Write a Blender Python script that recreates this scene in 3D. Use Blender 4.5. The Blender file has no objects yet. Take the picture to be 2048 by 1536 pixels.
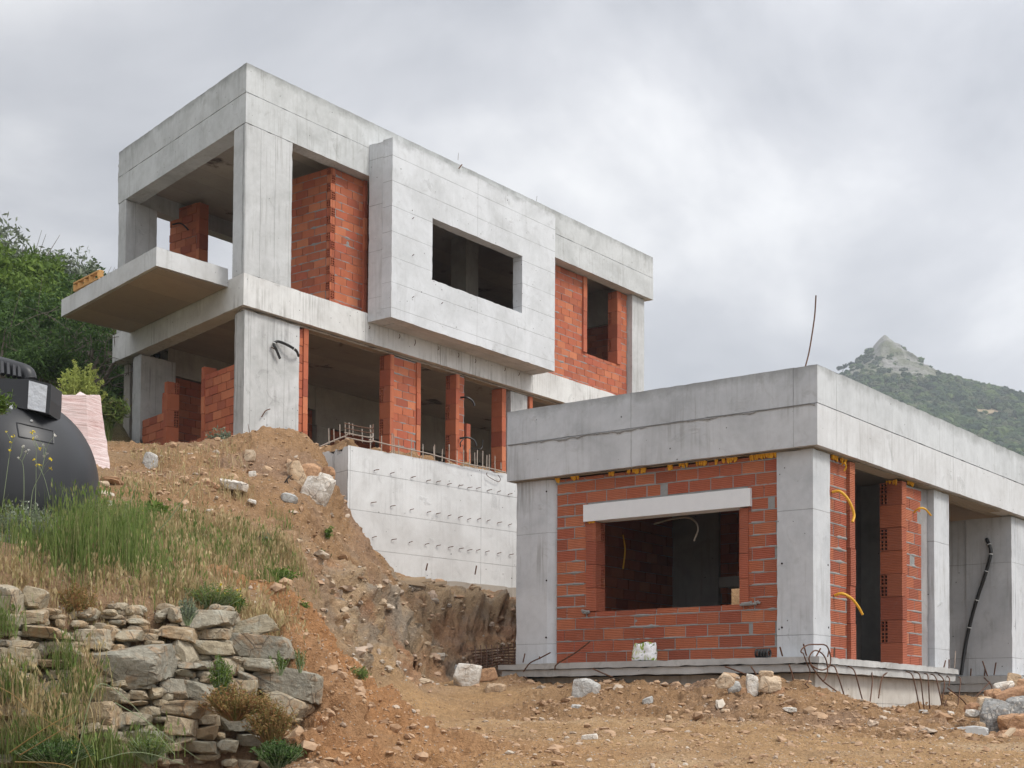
import bpy, math, random
import numpy as np
from mathutils import Vector, Matrix
random.seed(7)
SC = bpy.context.scene
COL = SC.collection
# ------------------------------------------------------------------ camera
EYE = np.array([0.0, 0.0, 1.6])
FPX, CX, CY, PIT, ROL = 2957.17, 1024.0, 1327.24, 0.0410, 0.0056
A, B, WA = 0.9200, 0.6790, 0.80
_cp, _sp = math.cos(PIT), math.sin(PIT)
FW = np.array([0, _cp, _sp]); _up = np.array([0, -_sp, _cp]); _rt = np.array([1.0, 0, 0])
RT = _rt*math.cos(ROL)+_up*math.sin(ROL); UP = -_rt*math.sin(ROL)+_up*math.cos(ROL)
cam = bpy.data.cameras.new('camera'); camo = bpy.data.objects.new('camera', cam); COL.objects.link(camo)
cam.sensor_width = 36; cam.sensor_fit = 'HORIZONTAL'; cam.lens = FPX/2048*36
cam.shift_x = 0; cam.shift_y = (CY-768)/2048
cam.clip_start = .1; cam.clip_end = 6000
camo.matrix_world = Matrix(((RT[0], UP[0], -FW[0], EYE[0]), (RT[1], UP[1], -FW[1], EYE[1]), (RT[2], UP[2], -FW[2], EYE[2]), (0, 0, 0, 1)))
SC.camera = camo
# ------------------------------------------------------------------ light
SUN_EL, SUN_AZ = 50, 118      # degrees; azimuth measured clockwise from +Y (view direction)
w = bpy.data.worlds.new('World'); SC.world = w; w.use_nodes = True
nt = w.node_tree; nt.nodes.clear()
def N(nt, t, **k):
    n = nt.nodes.new(t)
    for a, b in k.items():
        if a in n.inputs.keys(): n.inputs[a].default_value = b
        else: setattr(n, a, b)
    return n
def ramp(nt, stops, interp='LINEAR'):
    r = nt.nodes.new('ShaderNodeValToRGB'); e = r.color_ramp.elements; r.color_ramp.interpolation = interp
    while len(e) > 1: e.remove(e[-1])
    for i, (p, c) in enumerate(stops):
        x = e[0] if i == 0 else e.new(p)
        x.position = p; x.color = (c[0], c[1], c[2], 1) if hasattr(c, '__len__') else (c, c, c, 1)
    return r
L = lambda nt, a, b: nt.links.new(a, b)
sky = N(nt, 'ShaderNodeTexSky'); sky.sky_type = 'NISHITA'; sky.sun_disc = False
sky.sun_elevation = math.radians(SUN_EL); sky.sun_rotation = math.radians(SUN_AZ)
tc = N(nt, 'ShaderNodeTexCoord')
mp = N(nt, 'ShaderNodeMapping'); mp.inputs['Scale'].default_value = (1, 1, 1.7); mp.inputs['Location'].default_value = (0.35, 0.2, 0.1)
L(nt, tc.outputs['Generated'], mp.inputs[0])
n1 = N(nt, 'ShaderNodeTexNoise', Scale=3.2, Detail=7.0, Roughness=.51, Distortion=.35)
L(nt, mp.outputs[0], n1.inputs['Vector'])
r1 = ramp(nt, [(.34, (.39, .40, .43)), (.47, (.53, .535, .56)), (.57, (.72, .72, .73)), (.69, (.96, .95, .935))])
L(nt, n1.outputs['Fac'], r1.inputs[0])
# overcast sky is brightest round the hidden sun
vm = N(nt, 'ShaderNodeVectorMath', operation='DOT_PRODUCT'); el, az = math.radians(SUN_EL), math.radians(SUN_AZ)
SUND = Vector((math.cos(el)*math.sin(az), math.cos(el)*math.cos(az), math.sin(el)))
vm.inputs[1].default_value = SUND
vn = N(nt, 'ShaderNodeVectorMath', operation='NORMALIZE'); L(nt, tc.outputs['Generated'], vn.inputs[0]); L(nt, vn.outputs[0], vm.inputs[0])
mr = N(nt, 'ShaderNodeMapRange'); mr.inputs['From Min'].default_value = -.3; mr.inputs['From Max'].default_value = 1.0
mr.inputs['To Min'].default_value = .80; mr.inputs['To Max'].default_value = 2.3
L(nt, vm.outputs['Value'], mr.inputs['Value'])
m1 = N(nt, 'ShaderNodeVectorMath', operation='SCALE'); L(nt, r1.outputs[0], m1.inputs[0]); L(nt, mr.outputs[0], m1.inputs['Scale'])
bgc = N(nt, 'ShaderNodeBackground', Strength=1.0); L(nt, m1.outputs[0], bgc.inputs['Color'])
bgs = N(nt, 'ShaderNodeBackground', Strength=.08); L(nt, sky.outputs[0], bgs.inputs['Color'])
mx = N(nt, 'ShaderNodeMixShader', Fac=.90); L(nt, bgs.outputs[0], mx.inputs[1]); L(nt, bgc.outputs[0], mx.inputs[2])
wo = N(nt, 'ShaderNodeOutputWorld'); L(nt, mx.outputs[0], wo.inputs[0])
sl = bpy.data.lights.new('sun', 'SUN'); sl.energy = 2.0; sl.angle = math.radians(16); sl.color = (1, .955, .88)
so = bpy.data.objects.new('sun', sl); COL.objects.link(so)
so.rotation_mode = 'QUATERNION'; so.rotation_quaternion = (SUND).to_track_quat('Z', 'Y')
SC.view_settings.view_transform = 'Standard'; SC.view_settings.look = 'None'
SC.view_settings.exposure = 0.36; SC.view_settings.gamma = 1
SC.render.engine = 'CYCLES'
SC.cycles.max_bounces = 6; SC.cycles.volume_bounces = 0
# ------------------------------------------------------------------ geometry of the site
def ray(x, y): return FW+RT*((x-CX)/FPX)-UP*((y-CY)/FPX)
def atY(x, y, Y):
    d = ray(x, y); return EYE+d*(Y/d[1])
def atP(x, y, P, n):
    d = ray(x, y); return EYE+d*(((P-EYE)@n)/(d@n))
dR = np.array([math.cos(A), math.sin(A), 0]); dL = np.array([-math.sin(A), math.cos(A), 0])
dB = np.array([-math.sin(B), math.cos(B), 0]); dW = np.array([math.cos(WA), math.sin(WA), 0])
C1 = atY(487.5, 545, 26.2)      # corner of the two storey house, top of its upper floor slab
C2 = atY(1636, 1315, 18.5)      # corner of the low house, top of its base slab
CW = atY(696, 888, 23.5)        # top corner of the retaining wall
# ------------------------------------------------------------------ noise
_pr = np.random.RandomState(11).permutation(256).astype(np.int64); _pt = np.concatenate([_pr, _pr, _pr])
_pv = np.random.RandomState(5).rand(256)*2-1
def vnoise(P):
    P = np.asarray(P, float); I = np.floor(P).astype(np.int64); f = P-I; u = f*f*f*(f*(f*6-15)+10); I &= 255
    r = 0
    for a in (0, 1):
        wx = u[:, 0] if a else 1-u[:, 0]; ha = _pt[(I[:, 0]+a) & 255]
        for b in (0, 1):
            wy = u[:, 1] if b else 1-u[:, 1]; hb = _pt[ha+((I[:, 1]+b) & 255)]
            for c in (0, 1):
                wz = u[:, 2] if c else 1-u[:, 2]
                r = r+wx*wy*wz*_pv[_pt[hb+((I[:, 2]+c) & 255)] & 255]
    return r
def fbm(P, s, o=4, g=.5, ridge=False):
    P = np.asarray(P, float)*s; a = 1; t = 0; tot = 0
    for i in range(o):
        n = vnoise(P+i*17.3)
        if ridge: n = 1-2*np.abs(n)
        t = t+a*n; tot += a; a *= g; P = P*2.03
    return t/tot
# ------------------------------------------------------------------ mesh helpers
def mk_mesh(name, V, F, mats=(), smooth=False, mi=None):
    V = np.asarray(V, np.float32); me = bpy.data.meshes.new(name)
    if isinstance(F, np.ndarray):
        k = F.shape[1]; me.vertices.add(len(V)); me.vertices.foreach_set('co', V.ravel())
        me.loops.add(F.size); me.loops.foreach_set('vertex_index', F.astype(np.int32).ravel())
        me.polygons.add(len(F)); me.polygons.foreach_set('loop_start', np.arange(0, F.size, k, dtype=np.int32))
        me.polygons.foreach_set('loop_total', np.full(len(F), k, np.int32))
    else:
        me.from_pydata([tuple(map(float, v)) for v in V], [], [tuple(int(i) for i in f) for f in F])
    for m in mats: me.materials.append(m)
    if mi is not None: me.polygons.foreach_set('material_index', np.asarray(mi, np.int32))
    me.polygons.foreach_set('use_smooth', np.full(len(me.polygons), bool(smooth)))
    me.update(); me.validate()
    if smooth == 'edge': me.set_sharp_from_angle(angle=math.radians(38))
    return me
def link(name, me, parent=None, loc=None, rot=None):
    o = bpy.data.objects.new(name, me); COL.objects.link(o)
    if parent is not None: o.parent = parent
    if loc is not None: o.location = loc
    if rot is not None: o.rotation_euler = rot
    return o
def tag(o, label, cat=None, group=None, kind=None):
    if label: o['label'] = label
    if cat: o['category'] = cat
    if group: o['group'] = group
    if kind: o['kind'] = kind
    return o
def empty(name, loc, rz=0):
    o = bpy.data.objects.new(name, None); COL.objects.link(o); o.location = loc; o.rotation_euler = (0, 0, rz); o.empty_display_size = .3
    return o
class MB:
    def __init__(s): s.V = []; s.F = []; s.M = []; s.n = 0
    def add(s, V, F, m=0):
        V = np.asarray(V, float); s.V.append(V)
        for f in F: s.F.append([i+s.n for i in f]); s.M.append(m)
        s.n += len(V)
    def box(s, lo, hi, m=0, jit=0, T=None):
        x0, y0, z0 = lo; x1, y1, z1 = hi
        V = np.array([(x0, y0, z0), (x1, y0, z0), (x1, y1, z0), (x0, y1, z0), (x0, y0, z1), (x1, y0, z1), (x1, y1, z1), (x0, y1, z1)], float)
        if jit: V += np.random.uniform(-jit, jit, V.shape)
        if T is not None: V = T(V)
        s.add(V, [(0, 3, 2, 1), (4, 5, 6, 7), (0, 1, 5, 4), (1, 2, 6, 5), (2, 3, 7, 6), (3, 0, 4, 7)], m)
    def tube(s, pts, r, seg=6, m=0, r1=None, caps=True):
        P = [np.array(p, float) for p in pts]; n = len(P); V = []; F = []
        pn = None
        for i, p in enumerate(P):
            t = P[min(i+1, n-1)]-P[max(i-1, 0)]; t = t/(np.linalg.norm(t)+1e-9)
            if pn is None:
                a = np.array([0, 0, 1.0]) if abs(t[2]) < .9 else np.array([1.0, 0, 0]); pn = np.cross(t, a)
            pn = pn-t*(pn@t); pn /= np.linalg.norm(pn)+1e-9; q = np.cross(t, pn)
            rr = r if r1 is None else r+(r1-r)*i/(n-1)
            for k in range(seg):
                an = 2*math.pi*k/seg; V.append(p+rr*(math.cos(an)*pn+math.sin(an)*q))
        for i in range(n-1):
            for k in range(seg):
                a = i*seg+k; b = i*seg+(k+1) % seg; F.append((a, b, b+seg, a+seg))
        if caps: F.append(tuple(range(seg))[::-1]); F.append(tuple(range((n-1)*seg, n*seg)))
        s.add(V, F, m)
    def grid(s, P, m=0):
        a, b, _ = P.shape; F = [(i*b+j, i*b+j+1, (i+1)*b+j+1, (i+1)*b+j) for i in range(a-1) for j in range(b-1)]
        s.add(P.reshape(-1, 3), F, m)
    def build(s, name, mats, parent=None, smooth=False, label=None):
        if not isinstance(mats, (list, tuple)): mats = [mats]
        V = np.concatenate(s.V); me = mk_mesh(name, V, s.F, mats, 'edge' if smooth else False, s.M if len(mats) > 1 else None)
        o = link(name, me, parent)
        if label: o['label'] = label
        return o
def spline(pts, n=8):
    P = np.array(pts, float); out = []
    Q = np.vstack([2*P[0]-P[1], P, 2*P[-1]-P[-2]])
    for i in range(1, len(Q)-2):
        for k in range(n):
            t = k/n; out.append(.5*((2*Q[i])+(-Q[i-1]+Q[i+1])*t+(2*Q[i-1]-5*Q[i]+4*Q[i+1]-Q[i+2])*t*t+(-Q[i-1]+3*Q[i]-3*Q[i+1]+Q[i+2])*t**3))
    out.append(P[-1]); return out
def lines(a, b, step, extra=()):
    n = max(1, int(round((b-a)/step))); v = list(np.linspace(a, b, n+1))+[e for e in extra if a+1e-4 < e < b-1e-4]
    v = sorted(v); o = [v[0]]
    for x in v[1:]:
        if x-o[-1] > 1e-4: o.append(x)
    o[-1] = b
    return np.array(o)
def wob(V, amp=.004, chip=None, chipamp=.012, seed=0.):
    """uneven cast concrete: soft bulges, plus crumbling along arrises (chip = mask of edge vertices, with inward vectors)"""
    D = np.stack([fbm(V+seed, 1.3, 3), fbm(V+31.7+seed, 1.3, 3), fbm(V+77.1+seed, 1.3, 3)], 1)*amp
    return V+D
def prism(mb, poly, z0, z1, step=.12, amp=.003, chip=.010, topchip=None, m=0, seed=0., bottom=True, cen=None):
    """extruded footprint with subdivided, slightly uneven sides and crumbled arrises"""
    P = np.array(poly, float); n = len(P); cen = P.mean(0) if cen is None else np.array(cen, float)
    if sum(P[i, 0]*P[(i+1) % n, 1]-P[(i+1) % n, 0]*P[i, 1] for i in range(n)) < 0: P = P[::-1]
    Z = lines(z0, z1, step); topchip = chip if topchip is None else topchip
    rings = []; idx = []
    for i in range(n):
        a, b = P[i], P[(i+1) % n]; l = np.linalg.norm(b-a); S = np.linspace(0, 1, max(2, int(round(l/step))+1))
        nrm = np.array([(b-a)[1], -(b-a)[0]])/max(l, 1e-9)
        G = np.zeros((len(Z), len(S), 3)); G[:, :, 0] = a[0]+(b-a)[0]*S[None]; G[:, :, 1] = a[1]+(b-a)[1]*S[None]; G[:, :, 2] = Z[:, None]
        sh = G.shape; V = G.reshape(-1, 3)
        # arris crumbling: pull towards centre line using a shared deterministic noise
        e = np.zeros(len(V)); R = np.abs(fbm(V+5.5+seed, 9.0, 3))*2
        ji = np.tile(np.arange(len(S)), len(Z)); ki = np.repeat(np.arange(len(Z)), len(S))
        edgev = (ji == 0) | (ji == len(S)-1); top = ki == len(Z)-1; bot = ki == 0
        V = wob(V, amp, seed=seed)
        R = np.clip(R-.30, 0, 1)
        pin = np.zeros((len(V), 2))
        for k, cnr in ((0, a), (len(S)-1, b)):
            d = cen-cnr; d = d/np.linalg.norm(d); msk = ji == k; pin[msk] = d*chip*R[msk, None]
        V[:, :2] += pin
        V[top, 2] -= topchip*R[top]; V[bot, 2] += chip*R[bot]
        V[top & ~edgev, :2] -= nrm*(topchip*.6*R[top & ~edgev])[:, None]
        V[bot & ~edgev, :2] -= nrm*(chip*.5*R[bot & ~edgev])[:, None]
        base = mb.n; F = [(p*sh[1]+q, p*sh[1]+q+1, (p+1)*sh[1]+q+1, (p+1)*sh[1]+q) for p in range(sh[0]-1) for q in range(sh[1]-1)]
        mb.add(V, F, m)
        rings.append(([base+q for q in range(sh[1]-1)], [base+(sh[0]-1)*sh[1]+q for q in range(sh[1]-1)]))
    for z_, fl in ((z1-.45*topchip, False), (z0+.45*chip, True)):
        if fl and not bottom: continue
        V = wob(np.c_[P, np.full(n, z_)], amp, seed=seed); mb.add(V, [tuple(range(n))[::-1] if fl else tuple(range(n))], m)
def panel(mb, u0, u1, z0, z1, v0, v1, holes=(), step=.12, amp=.004, chip=.01, m=0, seed=0., top=True):
    """wall plate with rectangular openings; front at v0, back at v1"""
    U = lines(u0, u1, step, [x for h in holes for x in h[:2]]); Z = lines(z0, z1, step, [x for h in holes for x in h[2:]])
    cu = (U[:-1]+U[1:])/2; cz = (Z[:-1]+Z[1:])/2
    solid = np.ones((len(cz), len(cu)), bool)
    for h in holes: solid &= ~((cu[None] > h[0]) & (cu[None] < h[1]) & (cz[:, None] > h[2]) & (cz[:, None] < h[3]))
    nu, nz = len(U), len(Z); G = np.zeros((2, nz, nu, 3))
    G[..., 0] = U[None, None]; G[..., 2] = Z[None, :, None]; G[0, ..., 1] = v0; G[1, ..., 1] = v1
    V = G.reshape(-1, 3); R = np.clip(np.abs(fbm(V+5.5+seed, 8.0, 3))*2-.25, 0, 1); V = wob(V, amp, seed=seed)
    # vertices on a boundary
    S = np.zeros((nz+1, nu+1), bool); S[1:-1, 1:-1] = solid
    cnt = S[:-1, :-1].astype(int)+S[1:, :-1]+S[:-1, 1:]+S[1:, 1:]
    gx = (S[:-1, 1:].astype(int)+S[1:, 1:]-S[:-1, :-1]-S[1:, :-1]); gz = (S[1:, :-1].astype(int)+S[1:, 1:]-S[:-1, :-1]-S[:-1, 1:])
    bd = ((cnt > 0) & (cnt < 4)).ravel()
    for k in (0, 1):
        s = slice(k*nz*nu, (k+1)*nz*nu); q = R[s]*bd
        V[s, 0] += np.sign(gx.ravel())*q*chip; V[s, 2] += np.sign(gz.ravel())*q*chip
    F = []; id0 = lambda k, i, j: k*nz*nu+i*nu+j
    for i in range(nz-1):
        for j in range(nu-1):
            if not solid[i, j]: continue
            F.append((id0(0, i, j), id0(0, i, j+1), id0(0, i+1, j+1), id0(0, i+1, j)))
            F.append((id0(1, i, j), id0(1, i+1, j), id0(1, i+1, j+1), id0(1, i, j+1)))
            if not S[i+1, j]: F.append((id0(0, i, j), id0(0, i+1, j), id0(1, i+1, j), id0(1, i, j)))
            if not S[i+1, j+2]: F.append((id0(0, i, j+1), id0(1, i, j+1), id0(1, i+1, j+1), id0(0, i+1, j+1)))
            if not S[i, j+1]: F.append((id0(0, i, j), id0(1, i, j), id0(1, i, j+1), id0(0, i, j+1)))
            if not S[i+2, j+1]: F.append((id0(0, i+1, j), id0(0, i+1, j+1), id0(1, i+1, j+1), id0(1, i+1, j)))
    mb.add(V, F, m)
# ------------------------------------------------------------------ materials
def newmat(name):
    m = bpy.data.materials.new(name); m.use_nodes = True; nt = m.node_tree; nt.nodes.clear()
    o = N(nt, 'ShaderNodeOutputMaterial'); b = N(nt, 'ShaderNodeBsdfPrincipled'); L(nt, b.outputs[0], o.inputs[0])
    b.inputs['Specular IOR Level'].default_value = .25
    return m, nt, b
def math_(nt, op, a, b=None, c=None):
    n = N(nt, 'ShaderNodeMath', operation=op)
    for i, x in enumerate((a, b, c)):
        if x is None: continue
        if isinstance(x, (int, float)): n.inputs[i].default_value = x
        else: L(nt, x, n.inputs[i])
    return n.outputs[0]
def mixc(nt, f, a, b, mode='MIX'):
    n = N(nt, 'ShaderNodeMix', data_type='RGBA', blend_type=mode)
    for i, x in ((0, f), (6, a), (7, b)):
        if isinstance(x, (int, float)): n.inputs[i].default_value = x
        elif isinstance(x, tuple): n.inputs[i].default_value = (*x, 1)
        else: L(nt, x, n.inputs[i])
    return n.outputs[2]
def noise(nt, vec, scale, detail=4, rough=.55, dist=0, sc=None):
    if sc:
        mp = N(nt, 'ShaderNodeMapping'); mp.inputs['Scale'].default_value = sc; L(nt, vec, mp.inputs[0]); vec = mp.outputs[0]
    n = N(nt, 'ShaderNodeTexNoise', Scale=float(scale), Detail=float(detail), Roughness=rough, Distortion=float(dist)); L(nt, vec, n.inputs['Vector']); return n.outputs['Fac']
def bump(nt, b, h, dist=.01, strength=.6):
    n = N(nt, 'ShaderNodeBump', Strength=strength, Distance=dist); L(nt, h, n.inputs['Height']); L(nt, n.outputs[0], b.inputs['Normal']); return n
def sep(nt, vec):
    s = N(nt, 'ShaderNodeSeparateXYZ'); L(nt, vec, s.inputs[0]); return s.outputs
def concrete(name, c0=(.40, .395, .38), c1=(.56, .555, .545), stain=(.20, .185, .16), wz=None, hs=None, ho=0, vs=None, vo=0, vax=0, streak=.5, dirt=.35, plank=None, burn=False, brown=0.0):
    m, nt, b = newmat(name); t = N(nt, 'ShaderNodeTexCoord'); v = t.outputs['Object']; X, Y, Z = sep(nt, v)
    f1 = noise(nt, v, 1.1, 5, .6, .6); r = ramp(nt, [(.32, c0), (.62, c1)]); L(nt, f1, r.inputs[0]); col = r.outputs[0]
    f2 = noise(nt, v, 9, 5, .65); col = mixc(nt, .30, col, mixc(nt, f2, (.28, .28, .275), (.74, .74, .73)), 'OVERLAY')
    # vertical run marks
    fs = noise(nt, v, 1, 5, .62, 0, (16, 16, .9)); rs = ramp(nt, [(.50, 0.0), (.68, 1.0)]); L(nt, fs, rs.inputs[0])
    f3 = noise(nt, v, .9, 3); r3 = ramp(nt, [(.42, 0.0), (.62, 1.0)]); L(nt, f3, r3.inputs[0])
    ms = math_(nt, 'MULTIPLY', math_(nt, 'MULTIPLY', rs.outputs[0], r3.outputs[0]), streak)
    col = mixc(nt, ms, col, stain)
    # blotches
    f4 = noise(nt, v, 3.3, 6, .7, 1.0); r4 = ramp(nt, [(.56, 0.0), (.72, 1.0)]); L(nt, f4, r4.inputs[0])
    col = mixc(nt, math_(nt, 'MULTIPLY', r4.outputs[0], dirt), col, stain)
    if brown: col = mixc(nt, math_(nt, 'MULTIPLY', f1, brown), col, (.34, .26, .18))
    if wz is not None:      # weathered band below the exposed top
        f5 = noise(nt, v, 2.2, 6, .7); d = math_(nt, 'ADD', math_(nt, 'SUBTRACT', Z, wz), math_(nt, 'MULTIPLY', math_(nt, 'SUBTRACT', f5, .5), .55))
        mrn = N(nt, 'ShaderNodeMapRange'); mrn.inputs['From Min'].default_value = -.16; mrn.inputs['From Max'].default_value = .02; L(nt, d, mrn.inputs[0])
        col = mixc(nt, math_(nt, 'MULTIPLY', mrn.outputs[0], .55), col, (.17, .17, .155))
    hgt = math_(nt, 'MULTIPLY', f2, .5)
    # pores and blow holes
    vo1 = N(nt, 'ShaderNodeTexVoronoi', Scale=26.0); L(nt, v, vo1.inputs['Vector'])
    fz = noise(nt, v, 5, 2); thr = math_(nt, 'MULTIPLY', fz, .22)
    pore = math_(nt, 'LESS_THAN', math_(nt, 'ADD', vo1.outputs['Distance'], .10), thr)
    vo2 = N(nt, 'ShaderNodeTexVoronoi', Scale=5.5); L(nt, v, vo2.inputs['Vector'])
    pore2 = math_(nt, 'LESS_THAN', vo2.outputs['Distance'], math_(nt, 'MULTIPLY', noise(nt, v, 2.3, 1), .105))
    pp = math_(nt, 'MAXIMUM', math_(nt, 'MULTIPLY', pore, .5), math_(nt, 'MULTIPLY', pore2, .85))
    col = mixc(nt, pp, col, (.075, .07, .065))
    hgt = math_(nt, 'SUBTRACT', hgt, pp)
    def seam(coord, sp, off, wd, k):
        nonlocal col, hgt
        wn = math_(nt, 'MULTIPLY', math_(nt, 'SUBTRACT', noise(nt, v, 6, 3), .5), .012)
        fr = math_(nt, 'FRACT', math_(nt, 'DIVIDE', math_(nt, 'ADD', math_(nt, 'SUBTRACT', coord, off), wn), sp))
        dd = math_(nt, 'ABSOLUTE', math_(nt, 'SUBTRACT', fr, .5)); msk = math_(nt, 'GREATER_THAN', dd, .5-wd/sp)
        vis = math_(nt, 'MULTIPLY', msk, math_(nt, 'ADD', math_(nt, 'MULTIPLY', noise(nt, v, 1.7, 2), 1.2), -.1))
        col = mixc(nt, math_(nt, 'MULTIPLY', vis, k), col, (.10, .095, .09)); hgt = math_(nt, 'SUBTRACT', hgt, math_(nt, 'MULTIPLY', msk, .8))
    if hs: seam(Z, hs, ho, .005, .9)
    if vs: seam((X, Y)[vax], vs, vo, .005, .9)
    if plank:
        seam((X, Y)[plank[0]], plank[1], 0, .006, .8)
        cell = math_(nt, 'FLOOR', math_(nt, 'DIVIDE', (X, Y)[plank[0]], plank[1]))
        wn = N(nt, 'ShaderNodeTexWhiteNoise', noise_dimensions='1D'); L(nt, cell, wn.inputs['W'])
        col = mixc(nt, math_(nt, 'MULTIPLY', wn.outputs['Value'], .45), col, (.27, .245, .21))
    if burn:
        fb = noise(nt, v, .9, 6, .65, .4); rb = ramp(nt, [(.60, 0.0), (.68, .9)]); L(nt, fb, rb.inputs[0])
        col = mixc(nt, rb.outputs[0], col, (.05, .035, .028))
    # rough, gravelly honeycombed patches
    hc = noise(nt, v, 1.9, 3, .6, .8); rh = ramp(nt, [(.66, 0.0), (.70, 1.0)]); L(nt, hc, rh.inputs[0]); gr = noise(nt, v, 48, 4, .8); rg = ramp(nt, [(.42, (.14, .135, .13)), (.60, (.52, .515, .50))]); L(nt, gr, rg.inputs[0])
    col = mixc(nt, math_(nt, 'MULTIPLY', rh.outputs[0], .22), col, rg.outputs[0]); hgt = math_(nt, 'ADD', hgt, math_(nt, 'MULTIPLY', math_(nt, 'MULTIPLY', rh.outputs[0], gr), 2.0))
    tn = N(nt, 'ShaderNodeMix', data_type='RGBA', blend_type='MULTIPLY'); tn.inputs[0].default_value = 1; L(nt, col, tn.inputs[6]); tn.inputs[7].default_value = (.965, .99, 1.03, 1); col = tn.outputs[2]
    L(nt, col, b.inputs['Base Color']); b.inputs['Roughness'].default_value = .88
    bump(nt, b, hgt, .006, .55); return m
def brickmat(name, ribs=0.0, hue=0, dark=1.0):
    m, nt, b = newmat(name); g = N(nt, 'ShaderNodeNewGeometry'); t = N(nt, 'ShaderNodeTexCoord'); v = t.outputs['Object']; X, Y, Z = sep(nt, v)
    r = ramp(nt, [(0, (.30, .088, .048)), (.25, (.43, .135, .065)), (.5, (.36, .095, .055)), (.75, (.48, .17, .085)), (1, (.27, .070, .042))]); L(nt, g.outputs['Random Per Island'], r.inputs[0])
    col = mixc(nt, .35, r.outputs[0], mixc(nt, noise(nt, v, 7, 5, .6), (.25, .25, .25), (.78, .76, .74)), 'OVERLAY')
    f = noise(nt, v, 5, 6, .72, .8); rr = ramp(nt, [(.60, 0.0), (.74, 1.0)]); L(nt, f, rr.inputs[0])
    col = mixc(nt, math_(nt, 'MULTIPLY', rr.outputs[0], .30), col, (.36, .31, .27))
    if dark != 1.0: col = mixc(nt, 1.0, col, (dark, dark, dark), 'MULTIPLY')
    h = noise(nt, v, 60, 3)
    if ribs:
        s = math_(nt, 'SINE', math_(nt, 'MULTIPLY', Z, 2*math.pi/ribs)); s = math_(nt, 'ADD', math_(nt, 'MULTIPLY', s, .5), .5)
        s = math_(nt, 'POWER', s, .6); h = math_(nt, 'ADD', math_(nt, 'MULTIPLY', s, 2.0), h)
        col = mixc(nt, math_(nt, 'MULTIPLY', math_(nt, 'SUBTRACT', 1, s), .35), col, (.14, .035, .02))
    L(nt, col, b.inputs['Base Color']); b.inputs['Roughness'].default_value = .8; bump(nt, b, h, .004, .6); return m
def plain(name, c, rough=.8, nz=None, c2=None, metal=0, bmp=.004, scale=8, spec=.25, island=None):
    m, nt, b = newmat(name); t = N(nt, 'ShaderNodeTexCoord'); v = t.outputs['Object']
    f = noise(nt, v, scale, 5, .6); c2 = c2 or tuple(x*.6 for x in c)
    if island:
        g = N(nt, 'ShaderNodeNewGeometry'); r = ramp(nt, [(i/(len(island)-1), k) for i, k in enumerate(island)]); L(nt, g.outputs['Random Per Island'], r.inputs[0])
        col = mixc(nt, .35, r.outputs[0], mixc(nt, f, (.22, .22, .22), (.8, .8, .8)), 'OVERLAY')
    else: col = mixc(nt, f, c2, c)
    L(nt, col, b.inputs['Base Color']); b.inputs['Roughness'].default_value = rough; b.inputs['Metallic'].default_value = metal; b.inputs['Specular IOR Level'].default_value = spec
    if bmp: bump(nt, b, f, bmp, .7)
    return m
# ------------------------------------------------------------------ terrain: survey points (seen along a sight line at a distance) and free points
S = []   # X, Y, Z, kind
def sp(k, *pts):
    for p in pts: S.append((*atY(*p), k))
def fp(k, *pts):
    for p in pts: S.append((*p, k))
ROAD, SLOPE, ORANGE, ROCK, GRASS, WILD, WALL = range(7)
def wallY(x, y): return 9.02+.00235*x-.0013*(y-1400)
sp(ROAD, (860, 1545, 10.8), (1000, 1536, 10.8), (1300, 1536, 10.6), (1700, 1536, 10.5), (2048, 1536, 10.4), (2400, 1560, 10), (930, 1480, 13.2), (1200, 1480, 13), (1600, 1482, 13),
   (2048, 1503, 12.3), (840, 1440, 15.8), (950, 1437, 16.2), (1200, 1440, 15.6), (1500, 1453, 14.8), (1800, 1487, 13.2), (1000, 1700, 6.5), (1500, 1700, 6.3), (2100, 1750, 6.0))
fp(ROAD, (0, 3, .3), (2, 3, .3), (-2, 3, .3), (4, 3, .3), (-4, 4, .4), (0, 0, .0), (4, 0, 0), (-4, 0, 0), (7, 4, .4), (8, 9, 1.1), (9, 13, 1.5))
sp(SLOPE, (1030, 1366, 20.9), (1200, 1362, 20.0), (1400, 1368, 19.1), (1500, 1358, 18.6), (1560, 1362, 18.1), (1620, 1378, 17.8), (1700, 1412, 18.2), (1800, 1424, 19.0), (1890, 1434, 20.0), (1960, 1440, 20.4), (2060, 1440, 19.8),
   (1060, 1428, 18.2), (1250, 1434, 16.9), (1450, 1444, 15.8), (1600, 1462, 15.0), (1750, 1482, 14.2), (1300, 1400, 18.0), (1500, 1402, 16.9), (1600, 1428, 16.2), (1750, 1450, 16.3), (1900, 1462, 17.0), (2040, 1470, 16.4))
sp(ROAD, (720, 1425, 16.8), (850, 1405, 18.2), (950, 1392, 19.6), (1000, 1356, 21.3), (905, 1358, 20.8), (820, 1378, 19.2), (760, 1405, 17.8))
sp(ROCK, (1040, 1332, 23.6), (940, 1338, 23.0), (860, 1340, 22.2), (800, 1345, 21.2), (745, 1362, 19.4), (705, 1385, 17.6))
sp(ROCK, (1040, 1208, 24.7), (980, 1200, 24.3), (930, 1194, 23.9), (880, 1190, 23.5), (840, 1188, 23.1), (800, 1180, 22.8))
sp(SLOPE, (1040, 1200, 25.6), (900, 1178, 24.6), (830, 1160, 24.0), (790, 1146, 23.5))
sp(SLOPE, (655, 940, 21.9), (668, 1010, 21.3), (700, 1058, 21.3), (735, 1095, 21.5), (762, 1128, 21.9), (775, 1150, 22.3))
fp(SLOPE, (CW[0]+.25, CW[1]-.15, 4.4), (CW[0]-.05, CW[1]-.25, 4.6), (CW[0]-.35, CW[1]-.0, 5.1), (CW[0]+.45, CW[1]-.6, 4.35))
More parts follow.
